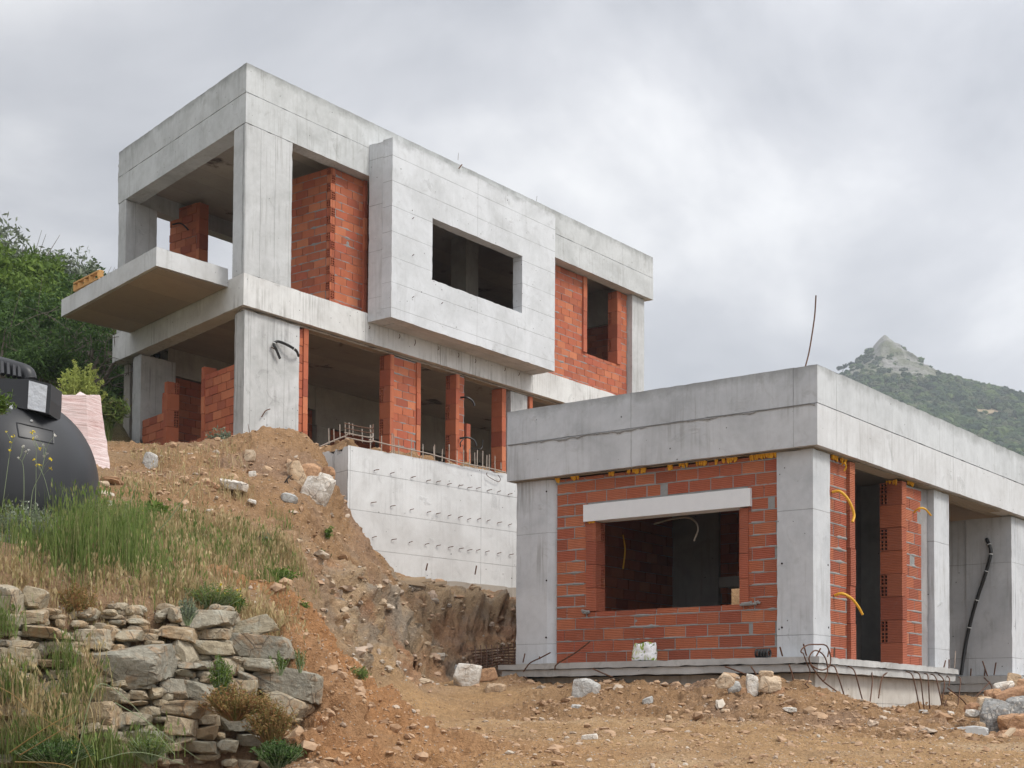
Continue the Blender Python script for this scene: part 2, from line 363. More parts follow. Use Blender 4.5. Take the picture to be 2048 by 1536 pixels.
sp(SLOPE, (700, 1078, 22.2), (700, 1092, 22.9), (720, 1100, 22.6), (742, 1118, 22.7), (742, 1124, 23.4), (716, 1106, 23.2), (690, 1062, 22.3), (682, 1060, 22.8), (762, 1138, 23.2))
sp(SLOPE, (600, 1000, 19.5), (640, 1100, 19.2), (700, 1135, 19.8), (745, 1185, 20.8))
sp(ROCK, (705, 1210, 18.8), (650, 1190, 17.4), (705, 1300, 17.6), (780, 1300, 20.4), (655, 1262, 16.4), (700, 1350, 16.7), (790, 1240, 21.3), (620, 1180, 16.6))
sp(ORANGE, (520, 1168, 11.7), (600, 1212, 11.7), (650, 1275, 11.7), (692, 1322, 11.6), (702, 1365, 11.3), (765, 1440, 11.1), (850, 1530, 10.8), (560, 1250, 10.7), (620, 1400, 10.2), (700, 1500, 10.2), (600, 1320, 10.5), (640, 1500, 9.8), (760, 1560, 10.2))
fp(SLOPE, (atY(650, 1300, 13)[0], 13, 1.95), (atY(690, 1330, 13.2)[0], 13.2, 1.8), (atY(610, 1300, 13.4)[0], 13.4, 2.3), (atY(750, 1400, 13)[0], 13, 1.55), (atY(800, 1400, 14)[0], 14, 1.55), (atY(700, 1400, 15)[0], 15, 1.8))
sp(GRASS, (300, 1110, 13), (450, 1135, 13), (520, 1130, 13.6), (585, 1100, 16), (0, 1110, 10.9), (0, 1005, 13.5), (100, 1005, 13.5), (190, 1003, 14.2), (-150, 1100, 11), (-150, 1000, 14))
sp(GRASS, (0, 1180, 9.4), (100, 1196, 9.5), (200, 1212, 9.8), (330, 1202, 10.3), (430, 1196, 10.8), (520, 1205, 11), (-200, 1170, 9.3))
sp(WALL, *[(x, y, wallY(x, y)+.14) for x in range(-60, 640, 50) for y in (1225, 1290, 1350, 1420, 1490, 1550) if x < 440+(y-1200)*.5])
sp(SLOPE, (0, 1700, 8.4), (300, 1640, 8.8), (500, 1560, 9.2), (600, 1550, 9.4), (-300, 1750, 8.2), (600, 1800, 7.0), (200, 1900, 6.5))
sp(GRASS, (60, 950, 16), (0, 905, 19), (200, 947, 17.5), (230, 905, 21))
sp(SLOPE, (245, 905, 24.5), (280, 925, 22.6), (330, 898, 23.2), (420, 888, 23.4), (470, 892, 23.5), (560, 897, 23.6), (620, 903, 23.3), (648, 912, 23.0),
   (490, 896, 25.5), (600, 897, 26.6), (700, 872, 24.6), (800, 906, 25.6), (900, 928, 26.6), (1000, 955, 27.8),
   (280, 960, 20.5), (400, 950, 20.8), (550, 950, 21.0), (625, 950, 21.4), (250, 1000, 17.2), (400, 1000, 18), (550, 1000, 19), (300, 1050, 15), (450, 1050, 16.5), (560, 1080, 17.9), (620, 1040, 19.4))
# behind the retaining wall, under the houses
_nw = np.array([-math.sin(WA), math.cos(WA), 0])
_b0 = atP(770, 1130, CW, _nw); _b1 = atP(1043, 1172, CW, _nw); _s0 = (_b0-CW)@dW; _s1 = (_b1-CW)@dW
for s in np.arange(.06, 9, .42):
    [fp(SLOPE, tuple(CW+dW*s+_nw*o_+np.array([0, 0, z_]))) for o_, z_ in ((.27, -.02), (.48, .03), (.85, .10), (1.3, .16))]
    if True:
        p = CW+dW*s+_nw*.07; fp(SLOPE, (p[0], p[1], _b0[2]+(_b1[2]-_b0[2])*(s-_s0)/(_s1-_s0)-.02))
        p = CW+dW*s+_nw*.14; fp(SLOPE, (p[0], p[1], _b0[2]+(_b1[2]-_b0[2])*(s-_s0)/(_s1-_s0)-.02))
        p = CW+dW*s-_nw*.14; fp(SLOPE, (p[0], p[1], _b0[2]+(_b1[2]-_b0[2])*(s-_s0)/(_s1-_s0)-.12-.045*s), (p[0]+.15, p[1]-.18, _b0[2]+(_b1[2]-_b0[2])*(s-_s0)/(_s1-_s0)-.17-.055*s))
for s in (.3, .9, 1.6): p = CW+dB*s; fp(SLOPE, (p[0]+.25, p[1]+.1, CW[2]+.03))
for s, z_ in ((.08, 4.75), (.35, 4.85), (.6, 5.0), (.85, 5.2), (1.1, 5.5), (1.35, 5.85)): p = CW+dB*s; fp(SLOPE, (p[0]+.04, p[1]-.0, z_), (p[0]-.12, p[1]-.16, z_-.03))
fp(SLOPE, *[tuple(C1+dR*u+dL*v+np.array([0, 0, -3.25])) for u in (0, 1.5, 3, 4.5, 6, 7.5, 9, 11, 13) for v in (-.1, 1.2, 5)])
fp(SLOPE, *[tuple(C1+dR*u+dL*-.8+np.array([0, 0, -3.36])) for u in (2.5, 4, 5.5, 7, 8.5, 10)])
fp(SLOPE, *[tuple(C2+dR*u+dL*v+np.array([0, 0, -.42])) for u in (.6, 3, 6, 9) for v in (1.0, 4.4)])
fp(WILD, (14, 14, 2), (14, 20, 2), (16, 30, 5), (12, 36, 7), (14, 24, 3))
sp(WILD, (240, 850, 30), (200, 880, 26.5), (225, 825, 33), (100, 880, 24), (0, 860, 25), (-200, 850, 25), (0, 790, 32), (-300, 780, 32), (200, 800, 37), (100, 735, 42), (-200, 700, 42), (0, 670, 52), (-200, 640, 54), (120, 665, 54), (240, 660, 55), (330, 640, 60), (500, 700, 60), (0, 620, 66), (200, 640, 68), (-300, 590, 66), (400, 680, 70))
fp(WILD, (0, 45, 9), (10, 50, 10), (24, 40, 8), (24, 20, 3), (24, 5, 1), (20, 60, 11), (0, 75, 15), (25, 75, 12), (-30, 60, 22), (-25, 30, 8.5), (-22, 18, 5), (-14, 14, 4), (-10, 10, 2.9), (-9, 7, 1.2), (-12, 4, .8), (-20, 8, 2))
S = np.array(S, float)
def _ker(d2): return np.sqrt(d2+.02)
_Q = S[:, :2]; _n = len(S)
_K = _ker(((_Q[:, None]-_Q[None])**2).sum(-1))+np.eye(_n)*-.02
_M = np.block([[_K, np.c_[np.ones(_n), _Q]], [np.c_[np.ones(_n), _Q].T, np.zeros((3, 3))]])
_W = np.linalg.solve(_M, np.r_[S[:, 2], 0, 0, 0])
def H0(X, Y):
    X = np.atleast_1d(X).astype(float); Y = np.atleast_1d(Y).astype(float); out = np.empty(len(X))
    for i in range(0, len(X), 40000):
        x, y = X[i:i+40000], Y[i:i+40000]; k = _ker((x[:, None]-_Q[None, :, 0])**2+(y[:, None]-_Q[None, :, 1])**2)
        out[i:i+40000] = k@_W[:_n]+_W[_n]+_W[_n+1]*x+_W[_n+2]*y
    return out
def KW(X, Y):
    out = np.empty((len(X), 7))
    for i in range(0, len(X), 40000):
        x, y = X[i:i+40000], Y[i:i+40000]; d = ((x[:, None]-_Q[None, :, 0])**2+(y[:, None]-_Q[None, :, 1])**2+.02)**-1.8
        for k in range(7): out[i:i+40000, k] = (d*(S[None, :, 3] == k)).sum(1)
    return out/out.sum(1, keepdims=True)
def terrain(X, Y, fine=True):
    z = H0(X, Y); e = .04; gx = (H0(X+e, Y)-z)/e; gy = (H0(X, Y+e)-z)/e
    nn = np.stack([-gx, -gy, np.ones_like(z)], 1); nn /= np.linalg.norm(nn, axis=1, keepdims=True)
    K = KW(X, Y); P = np.stack([X, Y, z], 1)
    if not fine: return P, nn, K
    road, rock, orange, slope, grass = K[:, 0], K[:, 3], K[:, 2], K[:, 1], K[:, 4]
    wl_ = K[:, 6]; d = fbm(P, .9, 3)*.12*(1-.75*road)*(1-.4*grass)*(1-.85*wl_)
    d += wl_*fbm(P+70, 9, 3)*.03
    d += fbm(P, 3.2, 4, .55)*(.10*(slope+orange)+.05*grass+.025*road+.06*rock)
    d += fbm(P+9, 11, 3, .6)*(.06*(slope+orange)+.02*grass+.014*road+.06*rock)
    d += fbm(P+3, 30, 2, .6)*(.014*(slope+orange)+.012*road)
    # broken rock: steep ridged ribs running down the cut
    Q = P@np.array([[1, 0, .35], [0, 1, 0], [-.45, 0, .62]]); r1 = fbm(Q, 1.25, 5, .55, True); r2 = fbm(P+40, 5.0, 4, .55, True)
    steep = np.clip((1-nn[:, 2])*3, 0, 1)
    r3 = fbm(P+15, 12.0, 3, .6, True)
    d += rock*(r1*.30+r2*.15+r3*.06)*(.35+.65*steep)+slope*r2*.04*np.clip(fbm(P+8, .6, 2)*3+.3, 0, 1)
    cr = np.clip(vnoise(P@np.array([[2.4, 0, .6], [0, 2.4, 0], [-.8, 0, 1.3]])+5), 0, 1)*rock*steep; d -= cr*.14
    d -= orange*np.clip(fbm(P+60, 2.4, 3)-.10, 0, 1)*.5; d += orange*r2*.07
    d *= 1-.9*np.exp(-(((X-CW[0]-.2)/1.1)**2+((Y-CW[1])/1.0)**2))
    return P+nn*d[:, None], nn, K
def TH(x, y):
    P, nn, K = terrain(np.atleast_1d(x), np.atleast_1d(y)); return P[:, 2]
def hit(px, py, y0=7, y1=40, n=500):
    """where a sight line meets the terrain"""
    d = ray(px, py); Ys = np.linspace(y0, y1, n); P = EYE[None]+d[None]*(Ys/d[1])[:, None]
    b = P[:, 2] < H0(P[:, 0], P[:, 1]); i = int(np.argmax(b)) if b.any() else n-1
    return P[i]
def soilmat(name, wild=False):
    m, nt, b = newmat(name); t = N(nt, 'ShaderNodeTexCoord'); v = t.outputs['Object']
    a = N(nt, 'ShaderNodeVertexColor', layer_name='soil'); f = noise(nt, v, 2.1, 8, .62, .5); f2 = noise(nt, v, 13, 6, .7); f3 = noise(nt, v, 55, 3, .6)
    col = mixc(nt, .75, a.outputs[0], mixc(nt, f, (.30, .29, .28), (.70, .70, .69)), 'OVERLAY')
    col = mixc(nt, .65, col, mixc(nt, f2, (.12, .11, .10), (.88, .88, .88)), 'OVERLAY')
    col = mixc(nt, .5, col, mixc(nt, f3, (.15, .14, .13), (.85, .85, .85)), 'OVERLAY')
    vo = N(nt, 'ShaderNodeTexVoronoi', Scale=38.0, feature='F1'); L(nt, v, vo.inputs['Vector'])
    st = math_(nt, 'LESS_THAN', vo.outputs['Distance'], math_(nt, 'MULTIPLY', f, .42)); wn = N(nt, 'ShaderNodeSeparateColor'); L(nt, vo.outputs['Color'], wn.inputs[0])
    rr = ramp(nt, [(0, (.42, .27, .17)), (.35, (.30, .18, .11)), (.6, (.50, .40, .31)), (.85, (.44, .40, .36)), (1, (.62, .56, .48))]); L(nt, wn.outputs[0], rr.inputs[0])
    col = mixc(nt, math_(nt, 'MULTIPLY', st, math_(nt, 'GREATER_THAN', wn.outputs[1], .45)), col, rr.outputs[0])
    L(nt, col, b.inputs['Base Color']); b.inputs['Roughness'].default_value = .95; b.inputs['Specular IOR Level'].default_value = .1
    h = math_(nt, 'ADD', math_(nt, 'MULTIPLY', f2, 1.6), math_(nt, 'ADD', math_(nt, 'MULTIPLY', f3, .5), math_(nt, 'MULTIPLY', st, .35)))
    bump(nt, b, h, .06, 1.0); return m
M_soil = soilmat('soil')
def ground_sheet(name, T, Yv, holes=None):
    nt_, ny = len(T), len(Yv); Yg = np.repeat(Yv, nt_); Xg = Yg*np.tile(T, ny)
    P, nn, K = terrain(Xg, Yg)
    idx = np.arange(nt_*ny).reshape(ny, nt_); F = np.stack([idx[:-1, :-1], idx[:-1, 1:], idx[1:, 1:], idx[1:, :-1]], -1).reshape(-1, 4)
    me = mk_mesh(name, P, F, [M_soil], True)
    g = fbm(P, .7, 4); g2 = fbm(P+20, 2.5, 4, .6); steep = np.clip((1-nn[:, 2])*2.2, 0, 1)
    C = np.array([(.475, .305, .160), (.365, .225, .122), (.44, .23, .108), (.44, .325, .21), (.32, .215, .125), (.15, .14, .07), (.34, .225, .14)])
    c = K@C
    road = K[:, 0:1]; pale = np.clip(g[:, None]*2.2, 0, 1)*road; c = c*(1-pale*.5)+np.array([.62, .48, .33])*pale*.5
    rock = (K[:, 3]*np.clip(g2*3+.2, 0, 1))[:, None]; c = c*(1-rock*.7)+np.array([.40, .37, .33])*rock*.5
    ru = (K[:, 3]*np.clip(fbm(P+70, 1.3, 3)*3-.4, 0, 1))[:, None]; c = c*(1-ru*.6)+np.array([.42, .19, .09])*ru*.6
    pu = ((K[:, 1])*np.clip(fbm(P+90, .8, 3)*3-.7, 0, 1))[:, None]; c = c*(1-pu*.4)+np.array([.30, .22, .19])*pu*.4
    ca = me.color_attributes.new('soil', 'FLOAT_COLOR', 'POINT'); buf = np.ones((len(c), 4), np.float32); buf[:, :3] = c; ca.data.foreach_set('color', buf.ravel())
    o = link(name, me); tag(o, 'reddish tan stony earth of the building site rising up the hillside', 'ground', kind='structure'); return o
Yv = [4.0]
while Yv[-1] < 31: Yv.append(Yv[-1]*(1.0034 if 8 < Yv[-1] < 26 else 1.006))
ground_sheet('ground', np.r_[np.linspace(-.50, -.37, 70), np.linspace(-.369, .369, 860), np.linspace(.37, .50, 70)], np.array(Yv))
Yw = [Yv[-1]*.995]
while Yw[-1] < 82: Yw.append(Yw[-1]*1.012)
hs = ground_sheet('hillside', np.linspace(-.62, .55, 260), np.array(Yw)); tag(hs, 'scrub covered hillside rising behind the upper house', 'hillside', kind='structure')
# wide sheet to the horizon
mbf = MB(); R = 5000
mbf.box((-R, -300, -3.3), (R, R, -3.0)); far = mbf.build('far_ground', plain('dry_earth', (.16, .15, .08), .95)); tag(far, 'low ground stretching away to the horizon', 'ground', kind='structure')
# ------------------------------------------------------------------ brickwork
def wallframe(o, d, n):
    o = np.array(o, float); d = np.array(d, float)/np.linalg.norm(d); n = np.array(n, float)
    def T(s, t, z):   # s along the wall, t depth from the face (towards the inside), z up
        return np.stack([o[0]+d[0]*s-n[0]*t, o[1]+d[1]*s-n[1]*t, z+0*s], -1)
    return T
def brick_wall(name, parent, o, d, n, Lw, z0, z1, holes=(), th=.2, mat=None, mort=None, bl=.33, bh=.1625, gap=.010, fine=False, seed=0, stepend=None, jit=.003, drop=0.0, label=None, slope=None):
    """courses of hollow bricks on a mortar core; child named brick_wall with a mortar sub-part"""
    rs = np.random.RandomState(seed+3); T = wallframe(o, d, n); mb = MB(); mm = MB(); k = 0; z = z0
    cuts = sorted(set([z0, z1]+[h[2] for h in holes]+[h[3] for h in holes]))
    while z < z1-.02:
        ztop = min(z+bh, z1); off = (0 if k % 2 else bl*.5)+rs.uniform(-.03, .03); s = -off
        while s < Lw-.01:
            a, b = max(s, 0)+gap/2, min(s+bl, Lw)-gap/2; s += bl+rs.uniform(-.004, .008)
            if b-a < .03: continue
            segs = [(a, b)]; zm = (z+ztop)/2
            for h in holes:
                if h[2]-.02 < zm < h[3]+.02:
                    ns = []
                    for (p, q) in segs:
                        if q <= h[0] or p >= h[1]: ns.append((p, q)); continue
                        if h[0]-p > .04: ns.append((p, h[0]-.004))
                        if q-h[1] > .04: ns.append((h[1]+.004, q))
                    segs = ns
            for (p, q) in segs:
                if stepend and q > stepend(zm): continue
                if drop and rs.rand() < drop: continue
                t0 = rs.uniform(-jit, jit); dz = rs.uniform(-.003, .003); tw = rs.uniform(-jit, jit)
                V = np.array([(p, t0, z+dz), (q, t0+tw, z+dz), (q, th, z), (p, th, z), (p, t0, ztop-gap+dz), (q, t0+tw, ztop-gap+dz), (q, th, ztop-gap), (p, th, ztop-gap)])
                V = T(V[:, 0], V[:, 1], V[:, 2]); mb.add(V, [(0, 3, 2, 1), (4, 5, 6, 7), (0, 1, 5, 4), (1, 2, 6, 5), (2, 3, 7, 6), (3, 0, 4, 7)])
        z += bh; k += 1
    # mortar core set back, as cells round the openings
    ss = sorted(set([0, Lw]+[x for h in holes for x in h[:2]])); zz = sorted(set([z0, z1]+[x for h in holes for x in h[2:]]))
    if stepend is None:
        for i in range(len(ss)-1):
            for j in range(len(zz)-1):
                cs, cz = (ss[i]+ss[i+1])/2, (zz[j]+zz[j+1])/2
                if any(h[0] < cs < h[1] and h[2] < cz < h[3] for h in holes): continue
                mm.box((ss[i]+.006, .004 if fine is True else .022, zz[j]), (ss[i+1]-.006, th-.012, zz[j+1]-.022), T=lambda V: T(V[:, 0], V[:, 1], V[:, 2]))
    if fine:   # squeezed, smeared mortar standing proud along the joints
        q = .011 if fine is True else .016; U = np.arange(0, Lw, q); Z = np.arange(z0, z1, q); UU, ZZ = np.meshgrid(U, Z); P = np.stack([UU.ravel(), np.zeros(UU.size), ZZ.ravel()], 1)
        fr = np.abs(((P[:, 2]-z0+bh/2) % bh)-bh/2+.004); b1 = fbm(P+seed, 6, 4, .6); b2 = fbm(P+50+seed, 2.0, 3)
        near = np.exp(-(fr/(.014+.009*np.clip(b2+.2, 0, 1)))**2)
        t = .012-near*((.016 if fine is True else .012)+(.010 if fine is True else .02)*b1+.006*b2)
        blob = np.clip(fbm(P+80, 3.1, 3)-.42, 0, 1); t -= blob*.06*(.5+.5*b1)
        for h in holes:
            eg = (P[:, 0] > h[0]-.05) & (P[:, 0] < h[1]+.05) & (P[:, 2] > h[2]-.05) & (P[:, 2] < h[3]+.05); t[eg] = .02
            inside = (P[:, 0] > h[0]-.01) & (P[:, 0] < h[1]+.01) & (P[:, 2] > h[2]-.01) & (P[:, 2] < h[3]+.01); t[inside] = np.nan
        V = T(P[:, 0], np.nan_to_num(t), P[:, 2]); nu = len(U); nz = len(Z); bad = np.isnan(t).reshape(nz, nu)
        idx = np.arange(nu*nz).reshape(nz, nu); F = np.stack([idx[:-1, :-1], idx[:-1, 1:], idx[1:, 1:], idx[1:, :-1]], -1); ok = ~(bad[:-1, :-1] | bad[:-1, 1:] | bad[1:, 1:] | bad[1:, :-1])
        fm = mk_mesh('mortar_sheet', V, F[ok].reshape(-1, 4), [mort], True)
    w_ = mb.build(name, mat, parent, label=label)
    if mm.V: mm.build('mortar', mort, w_)
    if fine: link('mortar_smear', fm, w_)
    return w_
def hollow_end(mb, dk, T, s0, s1, t0, t1, z0, z1, axis):
    """the open end of a hollow brick: a 2 x 3 grid of square cells 5 cm deep. axis 't': cells face along +t (wall face), 's': along the wall end"""
    if axis == 's':   # end face at s0, cells go inwards to s0+.05
        w = t1-t0; h = z1-z0; wb = .010
        f = lambda a, b, c, d: mb.box((s0, a, b), (s0+.05, c, d), T=lambda V: T(V[:, 0], V[:, 1], V[:, 2]))
        for i in range(3): x = t0+(w-wb)*i/2; f(x, z0, x+wb, z1)
        for j in range(4): x = z0+(h-wb)*j/3; f(t0+wb, x, t1-wb, x+wb*.98)
        mb.box((s0+.045, t0+.004, z0+.004), (s0+.052, t1-.004, z1-.004), m=1, T=lambda V: T(V[:, 0], V[:, 1], V[:, 2]))
    else:
        w = s1-s0; h = z1-z0; wb = .010
        f = lambda a, b, c, d: mb.box((a, t0, b), (c, t0+.05, d), T=lambda V: T(V[:, 0], V[:, 1], V[:, 2]))
        for i in range(3): x = s0+(w-wb)*i/2; f(x, z0, x+wb, z1)
        for j in range(4): x = z0+(h-wb)*j/3; f(s0+wb, x, s1-wb, x+wb*.98)
        mb.box((s0+.004, t0+.045, z0+.004), (s1-.004, t0+.052, z1-.004), m=1, T=lambda V: T(V[:, 0], V[:, 1], V[:, 2]))
def jamb(parent, o, d, n, s0, wd, z0, z1, th, mat, endside=None, seed=0, proud=.018, lab=None, h=.33):
    """a stack of upright bricks closing the side of an opening; endside -1/+1 shows pairs of open cells on that side of every other brick"""
    rs = np.random.RandomState(seed+91); T = wallframe(o, d, n); mb = MB(); dk = None; z = z0; k = 0
    TT = lambda V: T(V[:, 0], V[:, 1], V[:, 2])
    while z < z1-.03:
        zt = min(z+h, z1)-.006; a = rs.uniform(-.006, .006); p = -proud+rs.uniform(-.006, .005)
        if endside and k % 2 == 1:
            tc = min(.115, th*.45)
            e = s0+a if endside < 0 else s0+wd+a
            hh = (zt-z)/2
            # body split: front leaf solid, back leaf showing cells
            mb.box((s0+a+(.05 if endside < 0 else 0), p, z), (s0+wd+a-(.05 if endside > 0 else 0), th, zt), T=TT)
            mb.box((e if endside < 0 else e-.05, p, z), (e+.05 if endside < 0 else e, th-tc, zt), T=TT)
            if endside < 0: TS = T; 
            else: TS = (lambda s, t, zz, e=e: T(2*e-s, t, zz))
            for q in (0, 1): hollow_end(mb, dk, TS, e, e+.05, th-tc, th, z+q*hh+.003, z+(q+1)*hh-.003, 's')
        else: mb.box((s0+a, p, z), (s0+wd+a, th, zt), T=TT)
        z += h; k += 1
    j = mb.build('brick_jamb', [mat, M_dark], parent)
    if lab: j['label'] = lab
    return j
M_brickA = brickmat('brick_plain'); M_brickB = brickmat('brick_ribbed', .024, dark=.90); M_brickI = brickmat('brick_inside_shaded', 0, dark=.75)  # inside brick is the plain brick darkened to carry indoor shade
M_mortar = plain('mortar', (.31, .31, .305), .95, c2=(.18, .175, .17), bmp=.01, scale=14)
M_dark = plain('cavity_shade', (.03, .015, .012), 1, bmp=0)  # near-black colour paints the shade inside brick cells and tie holes
M_foam = plain('yellow_foam', (.78, .42, .03), .7, c2=(.60, .28, .02), bmp=.02, scale=30)
M_rebar = plain('rusty_steel', (.055, .035, .028), .7, c2=(.16, .07, .035), metal=.2, bmp=0, scale=20)
M_rebarG = plain('cement_splashed_steel', (.42, .39, .35), .85, c2=(.22, .14, .09), bmp=0, scale=12)
M_pipeK = plain('black_plastic_pipe', (.012, .012, .013), .45, c2=(.02, .02, .02), bmp=0, spec=.4)
M_pipeY = plain('yellow_conduit', (.72, .40, .03), .4, c2=(.60, .30, .02), bmp=0, spec=.4)
M_wire = plain('pale_tie', (.65, .66, .66), .5, bmp=0)
def pipe(parent, pts, r, mat, name='conduit', n=8, seg=6, rings=False, lab=None):
    mb = MB(); P = spline(pts, n); mb.tube(P, r, seg); o = mb.build(name, mat, parent, smooth=True, label=lab)
    if rings:
        for f in rings:
            i = int(f*(len(P)-2)); a, b = P[i], P[i+1]; t = (b-a)/np.linalg.norm(b-a); q = MB(); q.tube([a, a+t*.014], r*1.35, 8); q.build('cable_tie', M_wire, o)
    return o
# ================================================================== TWO STOREY HOUSE
h1 = empty('unfinished_house', C1, A)
tag(h1, 'two storey raw concrete house shell with red brick infill, box bay and balcony slab', 'house')
def loc1(px, py, v=0.):        # sight line onto the plane v = const of the upper house, in house coordinates
    q = atP(px, py, C1+dL*v, dL)-C1; return np.array([q@dR, v, q[2]])
CSK = (0.2387, .9711)          # the skewed left side of the house
def sk(w_, off=0.): return np.array([CSK[0]*w_+CSK[1]*off, CSK[1]*w_-CSK[0]*off])   # off > 0 : inwards
Mc_fas = concrete('concrete_fascia', c0=(.42, .42, .405), c1=(.56, .56, .545), wz=3.84, hs=None, vs=4.45, vo=-.92, vax=0, streak=.4, dirt=.35)
Mc_col = concrete('concrete_column', vs=.36, vo=.02, vax=0, streak=.55, dirt=.22, c0=(.42, .415, .40), c1=(.54, .535, .52))
Mc_bay = concrete('concrete_bay', c0=(.50, .50, .495), c1=(.62, .62, .62), hs=.50, ho=.02, vs=20, vo=5.92, vax=0, streak=.15, dirt=.22, wz=3.42)
Mc_cheek = concrete('concrete_cheek', c0=(.45, .45, .445), c1=(.57, .57, .565), streak=.3, dirt=.2, hs=.92, ho=.28)
Mc_slab = concrete('concrete_slab_edge', c0=(.53, .51, .48), c1=(.66, .645, .61), streak=.7, dirt=.15, vs=3.9, vo=3.2)
Mc_sof = concrete('concrete_soffit_bounce', c0=(.36, .31, .25), c1=(.48, .43, .36), plank=(1, .62), streak=.1, dirt=.4, burn=True, brown=.5)  # brown colour carries warm light bounced onto the soffit; burn marks are real
Mc_sof2 = concrete('concrete_soffit_plain_bounce', c0=(.42, .35, .28), c1=(.50, .43, .35), plank=(1, .95), streak=0, dirt=.15, brown=.6)  # warm bounced light put into the colour as brown
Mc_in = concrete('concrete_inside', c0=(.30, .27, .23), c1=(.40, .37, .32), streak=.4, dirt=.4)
Mc_shut = concrete('concrete_board_marked', c0=(.40, .395, .375), c1=(.54, .53, .51), stain=(.13, .12, .11), vs=.42, vo=.28, streak=.8, dirt=.45)
def beam(name, polys, mat, parent, label=None, **k):
    mb = MB()
    for (poly, z0, z1) in polys: prism(mb, poly, z0, z1, **k)
    return mb.build(name, mat, parent, smooth=True, label=label)
def sharp(o, ang=35):
    me = o.data; n = len(me.polygons); 
    nr = np.empty(n*3, np.float32); me.polygons.foreach_get('normal', nr)
    return o
L1 = 13.85; WB = 5.30; WK = 5.47
bl = sk(WK); tb = .30
# roof: lower lift is the edge beam, upper lift the parapet, with a dark daywork joint between
MI = (.4445, .30)      # inner corner of the mitre
for (za, zb, nm, off, tc) in ((2.74, 3.295, 'roof_beam', 0, .006), (3.303, 3.84, 'parapet', .004, .014)):
    mb = MB(); c0 = (off, off)
    prism(mb, [c0, (L1-off, off), (L1-off, tb), MI], za, zb, topchip=tc, cen=MI)
    prism(mb, [c0, MI, tuple(sk(WK, .36)), tuple(sk(WK, off))], za, zb-.0007, topchip=tc, cen=MI)
    prism(mb, [(bl[0]+.36, WB-.3), (L1, WB-.3), (L1, WB), (bl[0]+.3, WB)], za, zb, topchip=tc)
    prism(mb, [(L1-.3, tb), (L1-off, tb), (L1-off, WB-.3), (L1-.3, WB-.3)], za, zb, topchip=tc)
    mb.build(nm, Mc_fas, h1, True)
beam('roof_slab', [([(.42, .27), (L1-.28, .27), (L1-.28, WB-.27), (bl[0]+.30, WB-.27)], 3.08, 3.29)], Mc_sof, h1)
mb = MB()       # overspilled grout on the far left end of the parapet
prism(mb, [tuple(sk(WK+.004, .02)), tuple(sk(WK+.06, .02)), tuple(sk(WK+.06, .34)), tuple(sk(WK+.004, .34))], 3.22, 3.70, step=.07, amp=.012, chip=.03); mb.build('grout_overspill', Mc_in, h1, True)
# upper columns
def column(parent, poly, z0, z1, mat, label=None, name='column', **k):
    mb = MB(); prism(mb, poly, z0, z1, **{**dict(chip=.012), **k}); return mb.build(name, mat, parent, True, label)
column(h1, [(.003, .003), (1.17, .003), (1.17, .40), (CSK[0]*.42+.003, .42)], .002, 2.735, Mc_col)
q = sk(5.07); column(h1, [(q[0]+.004, q[1]), (2.02, q[1]), (2.02, WB-.01), (bl[0]+.004, WB-.01)], .002, 2.735, Mc_col)
column(h1, [(13.10, .15), (13.66, .15), (13.66, .55), (13.10, .55)], .002, 2.735, Mc_col)
for u in (4.7, 9.4, 13.2): column(h1, [(u, WB-.36), (u+.4, WB-.36), (u+.4, WB-.02), (u, WB-.02)], .002, 2.735, Mc_in)
column(h1, [(7.9, 1.3), (8.35, 1.3), (8.35, 1.75), (7.9, 1.75)], .002, 3.07, Mc_in, 'grey column standing inside behind the bay window')
# bay
mb = MB(); panel(mb, 3.25, 8.70, -.18, 3.37, -.62, -.37, holes=[(4.47, 7.475, .86, 2.11)], step=.11, chip=.012)
bay = mb.build('bay', Mc_bay, h1, True, 'pale concrete box bay with one wide unglazed window')
mb = MB()
prism(mb, [(3.255, -.368), (3.62, -.368), (3.62, -.004), (3.255, -.004)], -.18, 3.36, topchip=.04); prism(mb, [(8.35, -.368), (8.695, -.368), (8.695, -.004), (8.35, -.004)], -.18, 3.36)
prism(mb, [(3.64, -.366), (8.33, -.366), (8.33, -.004), (3.64, -.004)], -.178, .02); prism(mb, [(3.64, -.366), (8.33, -.366), (8.33, -.004), (3.64, -.004)], 3.1, 3.35)
mb.build('bay_cheek', Mc_cheek, bay, True)
# hollow in the wall behind the bay so that the window opens into the room: floor slab
mb = MB(); M2_ = (.434, .34)
prism(mb, [(0, 0), (3.24, 0), (3.24, .34), M2_], -.58, 0, cen=M2_); prism(mb, [(3.24, .004), (8.72, .004), (8.72, .34), (3.24, .34)], -.58, -.004); prism(mb, [(8.72, 0), (L1-.15, 0), (L1-.15, .34), (8.72, .34)], -.58, 0)
prism(mb, [(0, 0), M2_, tuple(sk(WK+.15, .34)), tuple(sk(WK+.15, 0))], -.58, -.0007, cen=M2_)
mb.build('floor_beam', Mc_slab, h1, True)
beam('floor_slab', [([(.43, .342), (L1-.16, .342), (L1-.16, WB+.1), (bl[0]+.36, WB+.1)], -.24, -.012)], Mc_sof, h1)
# thin drip ledge under the front beam, left by the shutter boards
mb = MB(); prism(mb, [(.12, .14), (L1-.2, .14), (L1-.2, .33), (.2, .33)], -.625, -.585, chip=.02, amp=.008); mb.build('shutter_ledge', Mc_sof2, h1, True)
